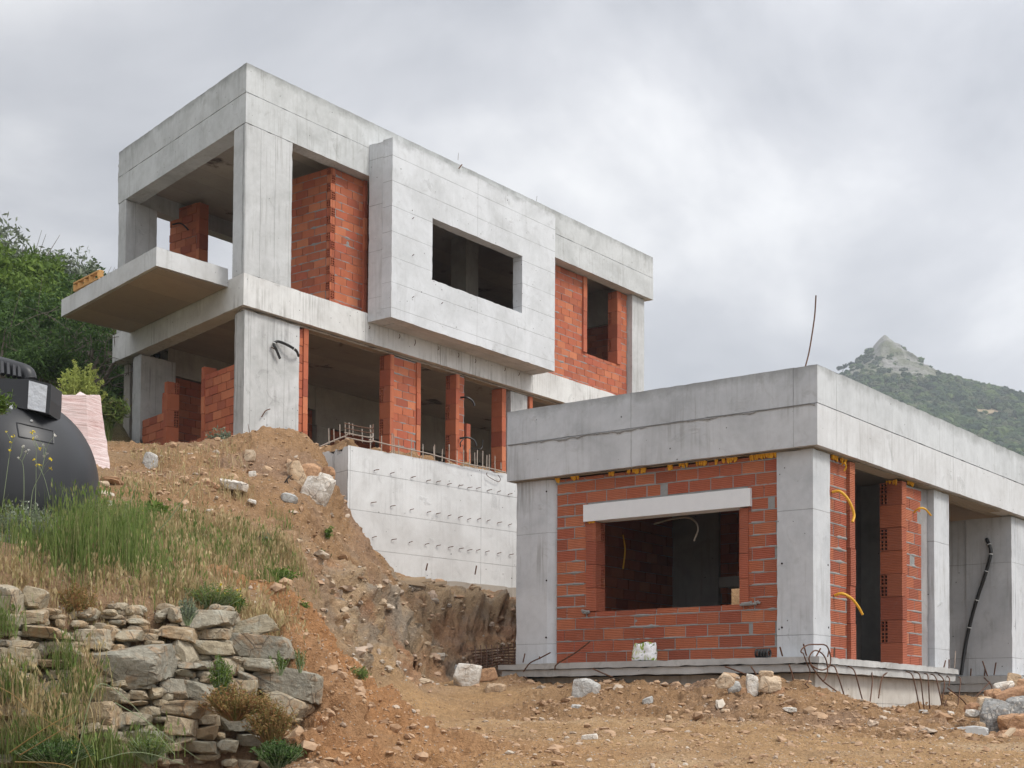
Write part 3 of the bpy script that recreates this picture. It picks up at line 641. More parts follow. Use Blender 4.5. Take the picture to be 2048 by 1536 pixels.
# balcony
q0, q1, q2, q3 = sk(.25, -1.57), sk(4.47, -1.57), sk(4.75, -.004), sk(.58, -.004)
balc = beam('balcony', [([tuple(q0), tuple(q1), tuple(q2), tuple(q3)], -.13, .205)], concrete('concrete_balcony', c0=(.46, .45, .43), c1=(.58, .575, .56), streak=.3, dirt=.2), h1, 'cantilevered concrete balcony slab with a smooth underside coloured brown for bounced light', step=.13)
mb = MB(); a0, a1, a2, a3 = sk(.33, -1.50), sk(4.42, -1.50), sk(4.66, -.03), sk(.62, -.03); prism(mb, [tuple(a0), tuple(a1), tuple(a2), tuple(a3)], -.140, -.1305, amp=.002, chip=.002); mb.build('balcony_underside', Mc_sof2, balc, True)  # thin sheet whose brown colour paints bounced light under the slab
# upper brickwork, left of the bay: an outside corner with open brick ends
zt = 2.735
def corner_bricks(parent, o, d1, n1, L1_, d2, n2, L2_, z0, z1, mat, seed):
    pass
brick_wall('brick_wall', h1, (2.57, .25), (1, 0), (0, -1), .86, .0, zt, th=.2, mat=M_brickA, mort=M_mortar, seed=1, fine='c', label='red brick wall with toothed corner left of the bay')
T1 = wallframe((2.45, .25), (1, 0), (0, -1)); T2 = wallframe((2.45, .25), (0, 1), (-1, 0)); mb = MB(); dk = MB(); z = .0; k = 0
while z < zt-.05:
    z1_ = min(z+.1625, zt)-.01
    if k % 2: hollow_end(mb, dk, T1, .0, .112, -.010, .2, z, z1_, 't'); mb.box((2.45, .295, z), (2.562, .36, z1_))
    else: hollow_end(mb, dk, T2, .0, .112, -.010, .2, z, z1_, 't'); mb.box((2.495, .25, z), (2.562, .36, z1_))
    z += .1625; k += 1
cb = mb.build('brick_corner', [M_brickA, M_dark], h1)
brick_wall('brick_wall', h1, (2.45, .37), (0, 1), (-1, 0), 1.50, 0, zt, th=.2, mat=M_brickA, mort=M_mortar, seed=2, fine='c')
jamb(h1, (2.45, .25), (0, 1), (-1, 0), 1.62, .11, 0, zt, .22, M_brickA, seed=4, proud=.10)
jamb(h1, (2.45, .25), (1, 0), (0, -1), .90, .08, 0, zt, .2, M_brickA, seed=5, proud=.05)
# right of the bay: brick wall with window
wr = brick_wall('brick_wall', h1, (8.73, .30), (1, 0), (0, -1), 4.36, .0, 2.735, holes=[(2.50, 3.88, .90, 2.75)], th=.2, mat=M_brickA, mort=M_mortar, seed=8, fine='c', label='orange brick wall right of the bay with a tall window opening')
jamb(h1, (8.73, .30), (1, 0), (0, -1), 2.37, .15, .90, 2.73, .2, M_brickA, seed=11, proud=.05)
jamb(h1, (8.73, .30), (1, 0), (0, -1), 3.86, .17, .90, 2.73, .24, M_brickA, endside=-1, seed=12, proud=.04)
brick_wall('sill_course', wr, (8.73+2.50, .30), (1, 0), (0, -1), 1.38, .8145, .898, bh=.083, th=.2, seed=132, mat=M_brickA, mort=M_mortar)
# inner partitions (upper)
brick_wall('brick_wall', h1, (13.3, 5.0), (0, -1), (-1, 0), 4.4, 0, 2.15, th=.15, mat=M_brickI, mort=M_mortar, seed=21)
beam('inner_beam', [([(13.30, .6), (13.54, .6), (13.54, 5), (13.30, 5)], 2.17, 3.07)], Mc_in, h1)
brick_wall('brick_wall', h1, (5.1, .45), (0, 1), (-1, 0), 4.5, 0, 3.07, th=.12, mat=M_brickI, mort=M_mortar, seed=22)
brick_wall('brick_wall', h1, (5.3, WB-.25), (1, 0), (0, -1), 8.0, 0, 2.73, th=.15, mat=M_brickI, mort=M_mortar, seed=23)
# stub of brick wall seen through the left opening, sky on both sides
bs = brick_wall('brick_wall', h1, (2.66, 4.42), (0, 1), (-1, 0), .87, 0, 2.98, th=.2, mat=M_brickA, mort=M_mortar, seed=31, jit=.006, label='short stub of brick wall standing free against the sky')
jamb(h1, (2.66, 4.42), (0, 1), (-1, 0), -.09, .09, 0, 3.0, .25, M_brickA, seed=33, proud=.0)
pipe(h1, [loc1(345, 449, 4.9)-np.array([0, 0, 0]), loc1(362, 447, 4.7), loc1(377, 460, 4.55)], .018, M_pipeK)
pipe(h1, [loc1(617, 360, 1.0), loc1(628, 366, .9), loc1(633, 384, .8)], .022, M_pipeK); pipe(h1, [loc1(626, 350, 1.0), loc1(627, 360, .9)], .02, M_pipeK)
# ---- lower storey
zb = -3.9
column(h1, [tuple(sk(.13, .10)), (1.50, .10), (1.50, .50), tuple(sk(.50, .10)+np.array([0, 0]))], zb, -.627, Mc_shut, 'board marked concrete corner column of the lower storey', step=.1)
qa, qb = sk(4.82, .10), sk(4.44, .10)
column(h1, [tuple(qb), (2.05, qb[1]), (2.05, qb[1]+.36), tuple(qa)], zb, -.60, Mc_shut, step=.1)
column(h1, [(8.10, .15), (8.72, .15), (8.72, .50), (8.10, .50)], zb, -.627, Mc_shut)
column(h1, [(11.3, .15), (11.9, .15), (11.9, .50), (11.3, .50)], zb, -.627, Mc_shut)
M = dict(mat=M_brickA, mort=M_mortar)
brick_wall('brick_wall', h1, (1.51, .14), (1, 0), (0, -1), .12, zb, -.63, th=.2, seed=41, **M); jamb(h1, (1.51, .14), (1, 0), (0, -1), .12, .12, zb, -.63, .2, M_brickA, seed=42, proud=.03, h=.33)
for i, (a, b, es) in enumerate(((4.05, 4.98, 1), (6.14, 6.55, 1))):
    p = brick_wall('brick_pier', h1, (a+.10, .14), (1, 0), (0, -1), b-a-.2, zb, -.63, th=.24, seed=50+i, fine='c', label=('wide red brick pier under the bay', 'narrow red brick pier with black pipes hooked into it')[i], **M)
    jamb(p, (a, .14), (1, 0), (0, -1), 0, .11, zb, -.63, .26, M_brickA, endside=-1, seed=55+i, proud=.03)
    if i == 0: jamb(p, (b, .14), (1, 0), (0, -1), -.11, .12, zb, -.63, .2, M_brickA, seed=57+i, proud=.03)
    else: jamb(p, (b, .14), (1, 0), (0, -1), -.03, .13, zb, -1.62, .2, M_brickA, seed=58, proud=.02)
jamb(h1, (7.75, .12), (1, 0), (0, -1), 0, .14, zb, -.63, .3, M_brickA, seed=61, proud=.0)
jamb(h1, (8.74, .12), (1, 0), (0, -1), 0.02, .12, zb, -.63, .2, M_brickA, seed=62, proud=.0)
# left side, along the skew: low stepped brick walls
o1 = sk(4.42, .14); d1 = (-CSK[0], -CSK[1]); n1 = (-CSK[1], CSK[0])
def stp(zm): return 1.02 if zm < -1.98 else (.92 if zm < -1.80 else (.80 if zm < -1.64 else .0))
brick_wall('brick_wall', h1, tuple(o1), d1, n1, 1.02, zb, -1.95, th=.2, seed=71, label='low brick wall by the left rear column, top course unfinished', **M)
jamb(h1, tuple(o1), d1, n1, 1.02, .13, zb, -1.36, .24, M_brickA, endside=1, seed=72, proud=.02)
jamb(h1, tuple(o1), d1, n1, .90, .10, -1.95, -1.55, .2, M_brickA, seed=73, proud=.0)
o2 = sk(1.72, .14); brick_wall('brick_wall', h1, tuple(o2), d1, n1, 1.30, zb, -1.52, th=.2, seed=74, label='half height brick wall left of the lower corner column', **M)
jamb(h1, tuple(o2), d1, n1, -.10, .12, zb, -1.36, .24, M_brickA, seed=75, proud=.02)
brick_wall('brick_wall', h1, tuple(sk(3.35, .30)), d1, n1, 1.6, zb, -2.62, th=.15, seed=76, **M)
# inside, lower
beam('inner_beam', [([(6.4, 4.55), (13, 4.55), (13, 4.8), (6.4, 4.8)], -1.15, -.242), ([(2.06, 4.55), (6.39, 4.55), (6.39, 4.8), (2.06, 4.8)], -.80, -.242)], Mc_in, h1)
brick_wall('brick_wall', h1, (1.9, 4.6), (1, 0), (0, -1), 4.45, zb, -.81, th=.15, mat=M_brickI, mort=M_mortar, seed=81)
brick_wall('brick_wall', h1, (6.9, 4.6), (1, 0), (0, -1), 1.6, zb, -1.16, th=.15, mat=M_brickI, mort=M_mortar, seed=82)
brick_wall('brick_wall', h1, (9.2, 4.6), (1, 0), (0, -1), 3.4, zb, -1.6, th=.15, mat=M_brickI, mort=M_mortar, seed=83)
for u in (6.4, 8.6, 12.6): column(h1, [(u, 4.5), (u+.45, 4.5), (u+.45, 4.9), (u, 4.9)], zb, -1.16, Mc_in)
beam('rear_wall', [([(1.6, 5.2), (13.8, 5.2), (13.8, 5.4), (1.6, 5.4)], zb, -.25)], Mc_in, h1); beam('side_wall', [([(13.5, .6), (13.7, .6), (13.7, 5.15), (13.5, 5.15)], zb, -.25)], Mc_in, h1)
beam('ground_slab', [([(.5, .6), (13.6, .6), (13.6, 5.1), (1.6, 5.1)], -3.5, -3.3)], Mc_in, h1)
# pipes in the lower storey
pipe(h1, [loc1(560, 717, .04), loc1(553, 700, .02), loc1(548, 688, .03), loc1(556, 683, .05), loc1(575, 690, -.02), loc1(592, 701, -.04), loc1(597, 712, .05)], .026, M_pipeK, rings=(.35, .8), lab='looped black corrugated pipe hanging on the corner column')
pipe(h1, [loc1(542, 694, .05), loc1(550, 699, .04), loc1(556, 709, .05)], .008, M_rebar, 'wire')
pipe(h1, [loc1(540, 818, .05), loc1(531, 822, .03), loc1(523, 834, .05)], .010, M_rebar, 'wire')
pipe(h1, [loc1(921, 795, .08), loc1(934, 795, -.05), loc1(945, 802, -.12), loc1(949, 812, -.15)], .022, M_pipeK); pipe(h1, [loc1(919, 877, .08), loc1(935, 875, -.05), loc1(948, 881, -.12), loc1(953, 892, -.15)], .022, M_pipeK)
pipe(h1, [loc1(966, 880, .5), loc1(964, 895, .5), loc1(955, 899, .5), loc1(935, 893, .4)], .012, M_pipeK); pipe(h1, [loc1(921, 894, .05), loc1(921, 885, 0), loc1(928, 877, 0)], .012, M_pipeK)
pipe(h1, [np.array([*sk(4.3, .08), -2.42]), np.array([*sk(4.05, -.05), -2.44]), np.array([*sk(3.85, -.12), -2.56])], .026, M_pipeK)
pipe(h1, [np.array([3.4, 4.5, -1.9]), np.array([3.42, 4.48, -2.4]), np.array([3.4, 4.5, -2.9])], .02, M_pipeK, rings=(.5,))
# bits of wire and bar ends on the concrete
for (a, b, v) in (((917, 338), (924, 329), -.05), ((916, 320), (917, 306), .3), ((1073, 402), (1074, 392), .3)):
    pipe(h1, [loc1(*a, v), loc1(*b, v)], .012 if a[1] == 338 else .004, M_rebar, 'bar_end')
for (x, y) in ((826, 437), (826, 511), (884, 607), (826, 595)): pipe(h1, [loc1(x-1, y, -.62), loc1(x+2, y-2, -.67)], .007, M_rebar, 'tie_wire', n=2)
for (x, y, l) in ((739, 652, 6), (799, 668, 9), (830, 679, 12), (877, 693, 7), (917, 706, 9), (951, 718, 8), (1010, 735, 7), (1038, 745, 6)):
    pipe(h1, [loc1(x, y, -.02), loc1(x+1, y+l*.5, -.03), loc1(x-1, y+l, -.015)], .007, M_rebar, 'tie_wire', n=3)
# ================================================================== LOW HOUSE
h2 = empty('low_house', C2, A)
tag(h2, 'single storey raw concrete house shell with ribbed orange brick, in front at the right', 'house')
def locv(px, py, v=0.):
    q = atP(px, py, C2+dL*v, dL)-C2; return np.array([q@dR, v, q[2]])
def locu(px, py, u=0.):
    q = atP(px, py, C2+dR*u, dR)-C2; return np.array([u, q@dL, q[2]])
Md_fas = concrete('concrete_fascia_low', c0=(.44, .44, .435), c1=(.57, .57, .565), wz=3.72, vs=4.1, vo=.55, vax=0, streak=.35, dirt=.3)
Md_fasL = concrete('concrete_fascia_left_shaded', c0=(.40, .405, .41), c1=(.52, .525, .53), wz=3.72, vs=2.45, vo=.33, vax=1, streak=.4, dirt=.35)  # cooler, darker copy of the fascia concrete: left side shade in the colour
Md_beam = concrete('concrete_beam_low', c0=(.50, .485, .47), c1=(.62, .61, .60), streak=.35, dirt=.12, vs=4.1, vo=.55)
Md_beamL = concrete('concrete_beam_left_shaded', c0=(.42, .42, .42), c1=(.54, .54, .54), streak=.5, dirt=.2, vs=2.45, vo=.33, vax=1)  # darker copy of the beam concrete, paints the shade of the left side
Md_col = concrete('concrete_column_low', c0=(.43, .435, .44), c1=(.55, .55, .55), hs=1.60, ho=.30, streak=.6, dirt=.25)
Md_base = concrete('concrete_base', c0=(.34, .33, .31), c1=(.50, .49, .465), streak=.3, dirt=.5)
Md_found = concrete('concrete_foundation', c0=(.50, .46, .40), c1=(.62, .585, .53), stain=(.28, .23, .17), hs=.46, ho=-.55, vs=1.22, vo=.8, streak=.8, dirt=.4, brown=.3)
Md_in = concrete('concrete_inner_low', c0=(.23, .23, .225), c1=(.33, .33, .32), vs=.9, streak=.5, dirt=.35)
LV = 4.93; LU = 12.0
for (za, zb2, nm, off, tc) in ((2.685, 3.215, 'roof_beam', 0, .005), (3.222, 3.71, 'parapet', -.004, .014)):
    mb = MB(); prism(mb, [(off, off), (LU, off), (LU, .3), (.3, .3)], za, zb2, topchip=tc, seed=3., cen=(.3, .3)); mb.build(nm, Md_beam if nm == 'roof_beam' else Md_fas, h2, True)
    mb = MB(); prism(mb, [(off, off), (.3, .3), (.3, LV), (off, LV)], za, zb2-.0006, topchip=tc, seed=3., cen=(.3, .3)); prism(mb, [(.3, LV-.3), (LU, LV-.3), (LU, LV), (.3, LV)], za, zb2, topchip=tc); mb.build(nm, Md_beamL if nm == 'roof_beam' else Md_fasL, h2, True)
mb = MB(); vv = np.linspace(.03, LV-.03, 420); q_ = np.stack([vv*0, vv, vv*0], 1); lo_ = 3.208-np.clip(fbm(q_+3, 5, 4, .7)*.06+.008, .001, .05); pr_ = -.007-.006*np.abs(fbm(q_+9, 14, 3))
mb.grid(np.stack([np.stack([pr_, vv, lo_], 1), np.stack([pr_-.003, vv, (lo_+3.218)/2], 1), np.stack([vv*0+.002, vv, vv*0+3.2195], 1)], 0))
mb.build('grout_line', M_mortar, h2)
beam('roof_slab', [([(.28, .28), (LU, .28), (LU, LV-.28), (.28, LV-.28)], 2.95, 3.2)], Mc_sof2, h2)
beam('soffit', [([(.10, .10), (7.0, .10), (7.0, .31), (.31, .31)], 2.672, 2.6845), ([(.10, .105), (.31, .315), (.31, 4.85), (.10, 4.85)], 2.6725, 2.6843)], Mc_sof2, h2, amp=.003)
def colL(poly, mat=Md_col, label=None, z1=2.671): return column(h2, poly, .003, z1, mat, label)
column(h2, [(.12, .12), (.12, .63), (.42, .63), (.42, .42), (.62, .42), (.62, .12)], .003, 2.671, Md_col, 'corner column of the low house', chip=.014)
column(h2, [(.12, 4.28), (.12, 4.84), (.5, 4.84), (.5, 4.12), (.20, 4.12)], .003, 2.671, Md_col, 'left column of the low house')
column(h2, [(4.18, .12), (4.78, .12), (4.78, .40), (4.18, .40)], .003, 2.671, Md_col)
column(h2, [(7.78, .12), (8.42, .12), (8.42, .4), (7.78, .4)], .003, 2.671, Md_col)
def holes_dots(parent, pts, r=.014):
    mb = MB()
    for (p, n) in pts: p = np.array(p); n = np.array(n); mb.tube([p-n*.012, p+n*.003], r, 8)
    mb.build('tie_hole_disc', M_dark, parent)  # dark discs on the face paint the shade of tie holes
holes_dots(h2, [(locu(1563+x, y, .12)+np.array([-.001, 0, 0]), (-1, 0, 0)) for x, y in ((1, 1127), (1, 1255))]+[(locu(x, y, .12), (-1, 0, 0)) for x, y in ((1093, 983), (1093, 1161), (1092, 1275))]+[(locv(x, y, .12), (0, -1, 0)) for x, y in ((1656, 1130), (1657, 1255))])
# left wall with window
U0 = .145; mt = dict(mat=M_brickB, mort=M_mortar)
wl = brick_wall('brick_wall', h2, (U0, 4.13), (0, -1), (-1, 0), 3.50, .003, 2.66, holes=[(4.13-3.60, 4.13-1.06, .74, 2.25)], th=.2, fine=True, seed=101, label='ribbed orange brick wall round the wide window opening', **mt)
brick_wall('sill_course', wl, (U0, 3.60), (0, -1), (-1, 0), 2.54, .655, .737, bh=.082, th=.2, seed=131, **mt)
jamb(wl, (U0, 3.62), (0, -1), (-1, 0), .0, .17, .74, 2.0, .22, M_brickB, endside=1, seed=103, proud=.012)
jamb(wl, (U0, 1.17), (0, -1), (-1, 0), -.01, .13, .74, 2.0, .2, M_brickB, seed=104, proud=.012)
mb = MB(); prism(mb, [(U0-.05, 1.0), (U0+.2, 1.0), (U0+.2, 3.64), (U0-.05, 3.64)], 2.005, 2.245, amp=.001, chip=.004); mb.build('lintel', plain('white_lintel', (.72, .73, .74), .75, c2=(.62, .63, .65), bmp=.002), wl, True, 'smooth white lintel block over the window')
mb = MB()
for (a, b) in ((3.66, .09), (1.12, .12), (.95, .06)):
    for i in range(5): mb.tube([(U0-.03, a+random.uniform(-.04, .04), .735+random.uniform(-.02, .02)), (U0-.035, a-b+random.uniform(-.03, .03), .735+random.uniform(-.02, .02))], .018, 6)
mb.build('mortar_lump', M_mortar, wl)
# right wall: brick strips and jambs beside the doorway
b1 = brick_wall('brick_wall', h2, (.625, .15), (1, 0), (0, -1), .56, .003, 2.65, th=.2, fine=True, seed=111, label='narrow strip of ribbed brick beside the corner column', **mt)
jamb(h2, (1.19, .15), (1, 0), (0, -1), 0, .16, .003, 2.66, .2, M_brickB, seed=112, proud=.05, h=.5, lab=None)
b2 = brick_wall('brick_wall', h2, (3.14, .15), (1, 0), (0, -1), .62, .003, 2.62, th=.25, fine=True, seed=113, label='narrow strip of ribbed brick right of the doorway', **mt)
jamb(h2, (2.97, .15), (1, 0), (0, -1), 0, .16, .003, 2.66, .30, M_brickB, endside=-1, seed=114, proud=.03, h=.33)
column(h2, [(3.77, .26), (4.17, .22), (4.17, .42), (3.77, .46)], .003, 2.671, concrete('concrete_return_dark', c0=(.22, .20, .20), c1=(.34, .32, .31), streak=.7, dirt=.5), 'dark concrete return beside the doorway')  # base tone darker than the columns, with streaks and blotches
brick_wall('brick_wall', h2, (8.44, .15), (1, 0), (0, -1), 1.6, .003, 2.65, th=.2, seed=115, **mt)
# yellow foam packed under the beam
mb = MB(); rs = np.random.RandomState(4)
def blobs(P, n, sx, drop):
    mb = MB()
    for i in range(n):
        c = P(rs.rand()); r = rs.uniform(.012, .030); dz = rs.uniform(0, drop)
        mb.tube([c+np.array([0, 0, .02]), c+np.array([rs.uniform(-.01, .01), rs.uniform(-.01, .01), -dz])], r, 7, r1=r*.45)
    mb.build('yellow_foam', M_foam, h2, True)
for (x0, y0, x1, y1, n) in ((1111, 963, 1118, 966, 5), (1142, 958, 1158, 957, 7), (1218, 950, 1228, 953, 9), (1254, 946, 1292, 942, 18), (1337, 937, 1345, 936, 6), (1358, 934, 1375, 931, 8), (1392, 930, 1420, 926, 12), (1430, 926, 1475, 921, 16), (1498, 919, 1552, 912, 32)):
    a, b = locu(x0, y0, U0-.012), locu(x1, y1, U0-.012); zz = 2.655
    blobs(lambda t, a=a, b=b: np.array([U0-.012, a[1]+(b[1]-a[1])*t, zz]), n, 0, .055)
for (x0, y0, x1, y1, n) in ((1662, 920, 1692, 938, 16), (1814, 975, 1830, 980, 5)):
    a, b = locv(x0, y0, .14), locv(x1, y1, .14); blobs(lambda t, a=a, b=b: np.array([a[0]+(b[0]-a[0])*t, .138, 2.655]), n, 0, .05)
a = locv(1791, 975, .3); blobs(lambda t: np.array([2.96+t*.02, .2+.15*t, 2.64]), 9, 0, .06)
blobs(lambda t: np.array([U0-.01, 3.60-.16*t, 2.0]), 12, 0, .035)
# base slab, foundation
bt = [(-.30, -.16), (4.36, -.16), (4.36, 3.0), (LU, 3.0), (LU, LV+.1), (-.30, LV+.1)]
mb = MB(); prism(mb, [(-.30, -.16), (4.40, -.16), (4.40, 3.4), (-.30, 4.85)], -.085, 0, step=.1, amp=.005, chip=.016); mb.build('base_slab', Md_base, h2, True)
mb = MB(); prism(mb, [(-.27, -.13), (4.37, -.13), (4.37, 3.4), (-.27, 4.80)], -.19, -.087, step=.1, amp=.005, chip=.014); mb.build('base_slab_lower', Md_base, h2, True)
mb = MB(); prism(mb, [(4.41, 2.2), (7.45, 2.2), (7.45, -.16), (LU, -.16), (LU, LV), (4.41, LV)][::1], -.13, -.002, step=.15, amp=.006, chip=.02); mb.build('base_slab', Md_base, h2, True)
mb = MB(); prism(mb, [(7.47, -.14), (LU, -.14), (LU, 3), (7.47, 3)], -.27, -.132, step=.15, amp=.006, chip=.02); mb.build('base_slab_lower', Md_base, h2, True)
mb = MB(); prism(mb, [(-.05, .02), (4.15, .02), (4.15, 3.2), (-.05, 4.6)], -1.6, -.192, step=.15); prism(mb, [(7.6, .0), (LU, .0), (LU, 3.2), (7.6, 3.2)], -1.6, -.272, step=.15); prism(mb, [(4.16, 2.3), (7.59, 2.3), (7.59, 2.6), (4.16, 2.6)], -1.6, -.135, step=.15)
mb.build('foundation_wall', Md_found, h2, True)
# inner walls
colL([(7.62, .55), (7.78, .42), (7.78, 2.6), (7.62, 2.6)], Md_col); column(h2, [(7.60, .12), (7.775, .12), (7.775, .9), (7.60, .9)], .003, 2.671, Md_col)
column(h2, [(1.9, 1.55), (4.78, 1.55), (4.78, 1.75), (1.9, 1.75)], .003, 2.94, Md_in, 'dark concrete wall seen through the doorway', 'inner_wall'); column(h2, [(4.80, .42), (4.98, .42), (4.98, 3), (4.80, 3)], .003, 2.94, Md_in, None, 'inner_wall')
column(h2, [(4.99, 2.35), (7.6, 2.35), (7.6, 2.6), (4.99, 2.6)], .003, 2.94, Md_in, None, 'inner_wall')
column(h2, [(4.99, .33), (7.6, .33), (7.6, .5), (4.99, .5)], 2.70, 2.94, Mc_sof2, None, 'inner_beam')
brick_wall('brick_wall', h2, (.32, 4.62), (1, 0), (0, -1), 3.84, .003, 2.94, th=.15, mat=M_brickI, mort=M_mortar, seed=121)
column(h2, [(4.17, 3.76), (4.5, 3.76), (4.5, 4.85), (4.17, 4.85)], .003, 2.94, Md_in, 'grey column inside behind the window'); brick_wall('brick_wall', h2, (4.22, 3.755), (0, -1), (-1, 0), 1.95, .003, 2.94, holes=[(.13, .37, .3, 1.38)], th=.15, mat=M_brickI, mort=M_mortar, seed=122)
mb = MB(); mb.box((4.15, 3.2, 1.39), (4.37, 3.74, 1.56)); mb.build('lintel', plain('lintel_inside', (.5, .5, .48), .8), h2)
# conduits
Yk = dict(r=.018, mat=M_pipeY, seg=8, n=10)
pipe(h2, [locv(1664, 984, .14), locv(1680, 983, .04), locv(1697, 1000, -.04), locv(1708, 1028, -.08), locv(1705, 1044, -.08)], lab='upper yellow conduit looping out of the brick strip', **Yk)
pipe(h2, [locv(1669, 1191, .14), locv(1684, 1187, .04), locv(1703, 1197, -.05), locv(1717, 1214, -.10), locv(1725, 1229, -.12)], lab='lower yellow conduit curving out of the brick strip', **Yk)
pipe(h2, [locv(1828, 1025, .14), locv(1838, 1017, .06), locv(1850, 1018, 0), locv(1862, 1031, -.04)], .015, M_pipeY, lab='short yellow conduit right of the doorway')
pipe(h2, [locv(1684, 930, .1), locv(1689, 926, .05), locv(1692, 934, .05), locv(1688, 942, .08)], .012, M_pipeY)
pipe(h2, [locu(1973, 1077, 7.57), locu(1979, 1092, 7.54), locu(1981, 1110, 7.53), locu(1970, 1150, 7.53), locu(1955, 1195, 7.53), locu(1942, 1240, 7.53), locu(1931, 1290, 7.53), locu(1922, 1350, 7.45)], .030, M_pipeK, seg=8, n=10, rings=(.12, .28, .42, .6, .78), lab='long black pipe with pale ties running down the recessed wall')
pipe(h2, [locu(1308, 1048, .9), locu(1345, 1038, .9), locu(1380, 1036, .8), locu(1396, 1055, .7), locu(1388, 1082, .7)], .014, plain('grey_conduit', (.35, .32, .28), .6, bmp=0)); pipe(h2, [locu(1246, 1070, 1.6), locu(1250, 1100, 1.6), locu(1246, 1138, 1.6)], .013, M_pipeY)
# reinforcement bars sticking out
def rb(pts, r=.009, n=5, mat=None, parent=h2, lab=None): return pipe(parent, pts, r, mat or M_rebar, 'rebar', n=n, seg=5, lab=lab)
V0 = -.2
for (pts, vv) in (([(1661, 1330), (1670, 1335), (1678, 1358), (1696, 1412), (1716, 1450)], -.30), ([(1695, 1332), (1706, 1338), (1712, 1352), (1725, 1400), (1737, 1434)], -.30), ([(1812, 1343), (1822, 1347), (1828, 1362), (1838, 1410), (1842, 1424)], -.3),
                  ([(1829, 1344), (1838, 1348), (1842, 1364), (1846, 1400), (1849, 1424)], -.3), ([(1849, 1347), (1855, 1350), (1857, 1366), (1860, 1430)], -.3), ([(1862, 1348), (1870, 1353), (1876, 1372), (1888, 1432)], -.3), ([(1877, 1349), (1885, 1356), (1889, 1370), (1884, 1400)], -.3),
                  ([(1894, 1352), (1899, 1358), (1898, 1372)], -.3), ([(1918, 1354), (1921, 1362), (1917, 1400), (1913, 1440)], -.3), ([(1743, 1342), (1745, 1362), (1740, 1406)], -.25), ([(1776, 1344), (1764, 1356), (1757, 1396)], -.25), ([(1893, 1400), (1883, 1432)], -.3), ([(1814, 1431), (1819, 1420)], -.4), ([(1906, 1440), (1910, 1424)], -.3)):
    rb([locv(x, y, vv*(.45+.55*min(1, i/2))) for i, (x, y) in enumerate(pts)])
for pts in ([(1560, 1294), (1565, 1312)], [(1607, 1288), (1613, 1311)], [(1641, 1297), (1631, 1315)], [(1658, 1301), (1655, 1316)], [(1669, 1295), (1668, 1314)], [(1891, 1321), (1887, 1338)], [(1898, 1319), (1898, 1338)], [(1784, 1329), (1783, 1336)]):
    rb([locv(x, y, -.02) for x, y in pts], .010)
rb([locv(x, y, -.35) for x, y in ((1606, 1306), (1602, 1304), (1604, 1298), (1616, 1290), (1635, 1289), (1652, 1291), (1660, 1308), (1661, 1325), (1655, 1336), (1643, 1340), (1626, 1333), (1618, 1320), (1622, 1307), (1632, 1301), (1644, 1307), (1652, 1320), (1655, 1340), (1650, 1358), (1645, 1362))], .009, 5, lab='tangled loop of thin reinforcing bar at the slab corner')
rb([locv(x, y, -.35) for x, y in ((1621, 1329), (1646, 1362), (1690, 1395), (1716, 1422))], .009); rb([locv(x, y, -.3) for x, y in ((1607, 1307), (1613, 1325), (1620, 1342), (1617, 1360), (1611, 1368), (1618, 1376), (1619, 1384))], .007)
for pts in ([(1050, 1307), (1046, 1325)], [(1101, 1305), (1080, 1316), (1060, 1326), (1047, 1343)], [(1180, 1283), (1150, 1306), (1114, 1328), (1110, 1340)], [(1015, 1353), (1029, 1354), (1030, 1361)], [(1047, 1353), (1053, 1357), (1054, 1361)], [(1079, 1313), (1080, 1318)],
            [(1578, 1329), (1585, 1350), (1588, 1372)], [(1450, 1333), (1475, 1342), (1495, 1350)], [(1502, 1333), (1515, 1352), (1525, 1366)], [(1185, 1337), (1205, 1346), (1225, 1354)]):
    rb([locu(x, y, -.36) for x, y in pts], .010)
for pts in ([(1965, 1322), (1975, 1352)], [(1992, 1325), (1988, 1350)], [(1942, 1337), (1941, 1352)], [(1970, 1338), (1969, 1352)], [(1968, 1355), (1982, 1370), (1985, 1385)]): rb([locu(x, y, 7.3) for x, y in pts], .012)
rb([locv(x, y, -.25) for x, y in ((1895, 1376), (1925, 1400), (1943, 1425))], .010); rb([locv(x, y, .1) for x, y in ((1980, 1364), (1950, 1395), (1915, 1430))], .009); rb([locv(x, y, -.02) for x, y in ((1911, 1302), (1909, 1336))], .008, mat=M_rebarG)
# tall bar on the roof
rb([locv(x, y, .3) for x, y in ((1611, 733), (1618, 705), (1624, 670), (1629, 635), (1631, 610), (1632, 591))], .010, 6, lab='single tall bent bar rising from the low roof into the sky')
# ================================================================== RETAINING WALL
rw = empty('retaining_wall', CW, WA)
tag(rw, 'pale concrete retaining wall with rows of tie ends below the upper house', 'retaining wall')
nWl = np.array([-math.sin(WA), math.cos(WA), 0])
def locw(px, py, off=0.):
    q = atP(px, py, CW+nWl*off, nWl)-CW; return np.array([q@dW, off, q[2]])
bw = np.array([dB@dW, dB@nWl])       # left return of the wall runs along the skew direction
Mw = concrete('concrete_retaining', c0=(.54, .525, .50), c1=(.67, .66, .635), hs=.62, ho=-.42, vs=2.95, vo=3.0, streak=.35, dirt=.25, stain=(.27, .26, .24))
mb = MB(); U = lines(0, 9, .14)
prism(mb, [(0, 0), (9, 0), (9, .28), (.28, .28)], -2.75, -.02, step=.12, topchip=.03, chip=.012); mb.build('wall_face', Mw, rw, True)
mb = MB(); prism(mb, [(.0, .004), (.28, .284), tuple(bw*2.6+np.array([.27, .1])), tuple(bw*2.6)], -2.75, -.03, step=.12, topchip=.06); mb.build('wall_return', Mw, rw, True)
mb = MB(); z1f = locw(1043, 1176, -.10)[2]; z0f = locw(1043, 1199, -.10)[2]
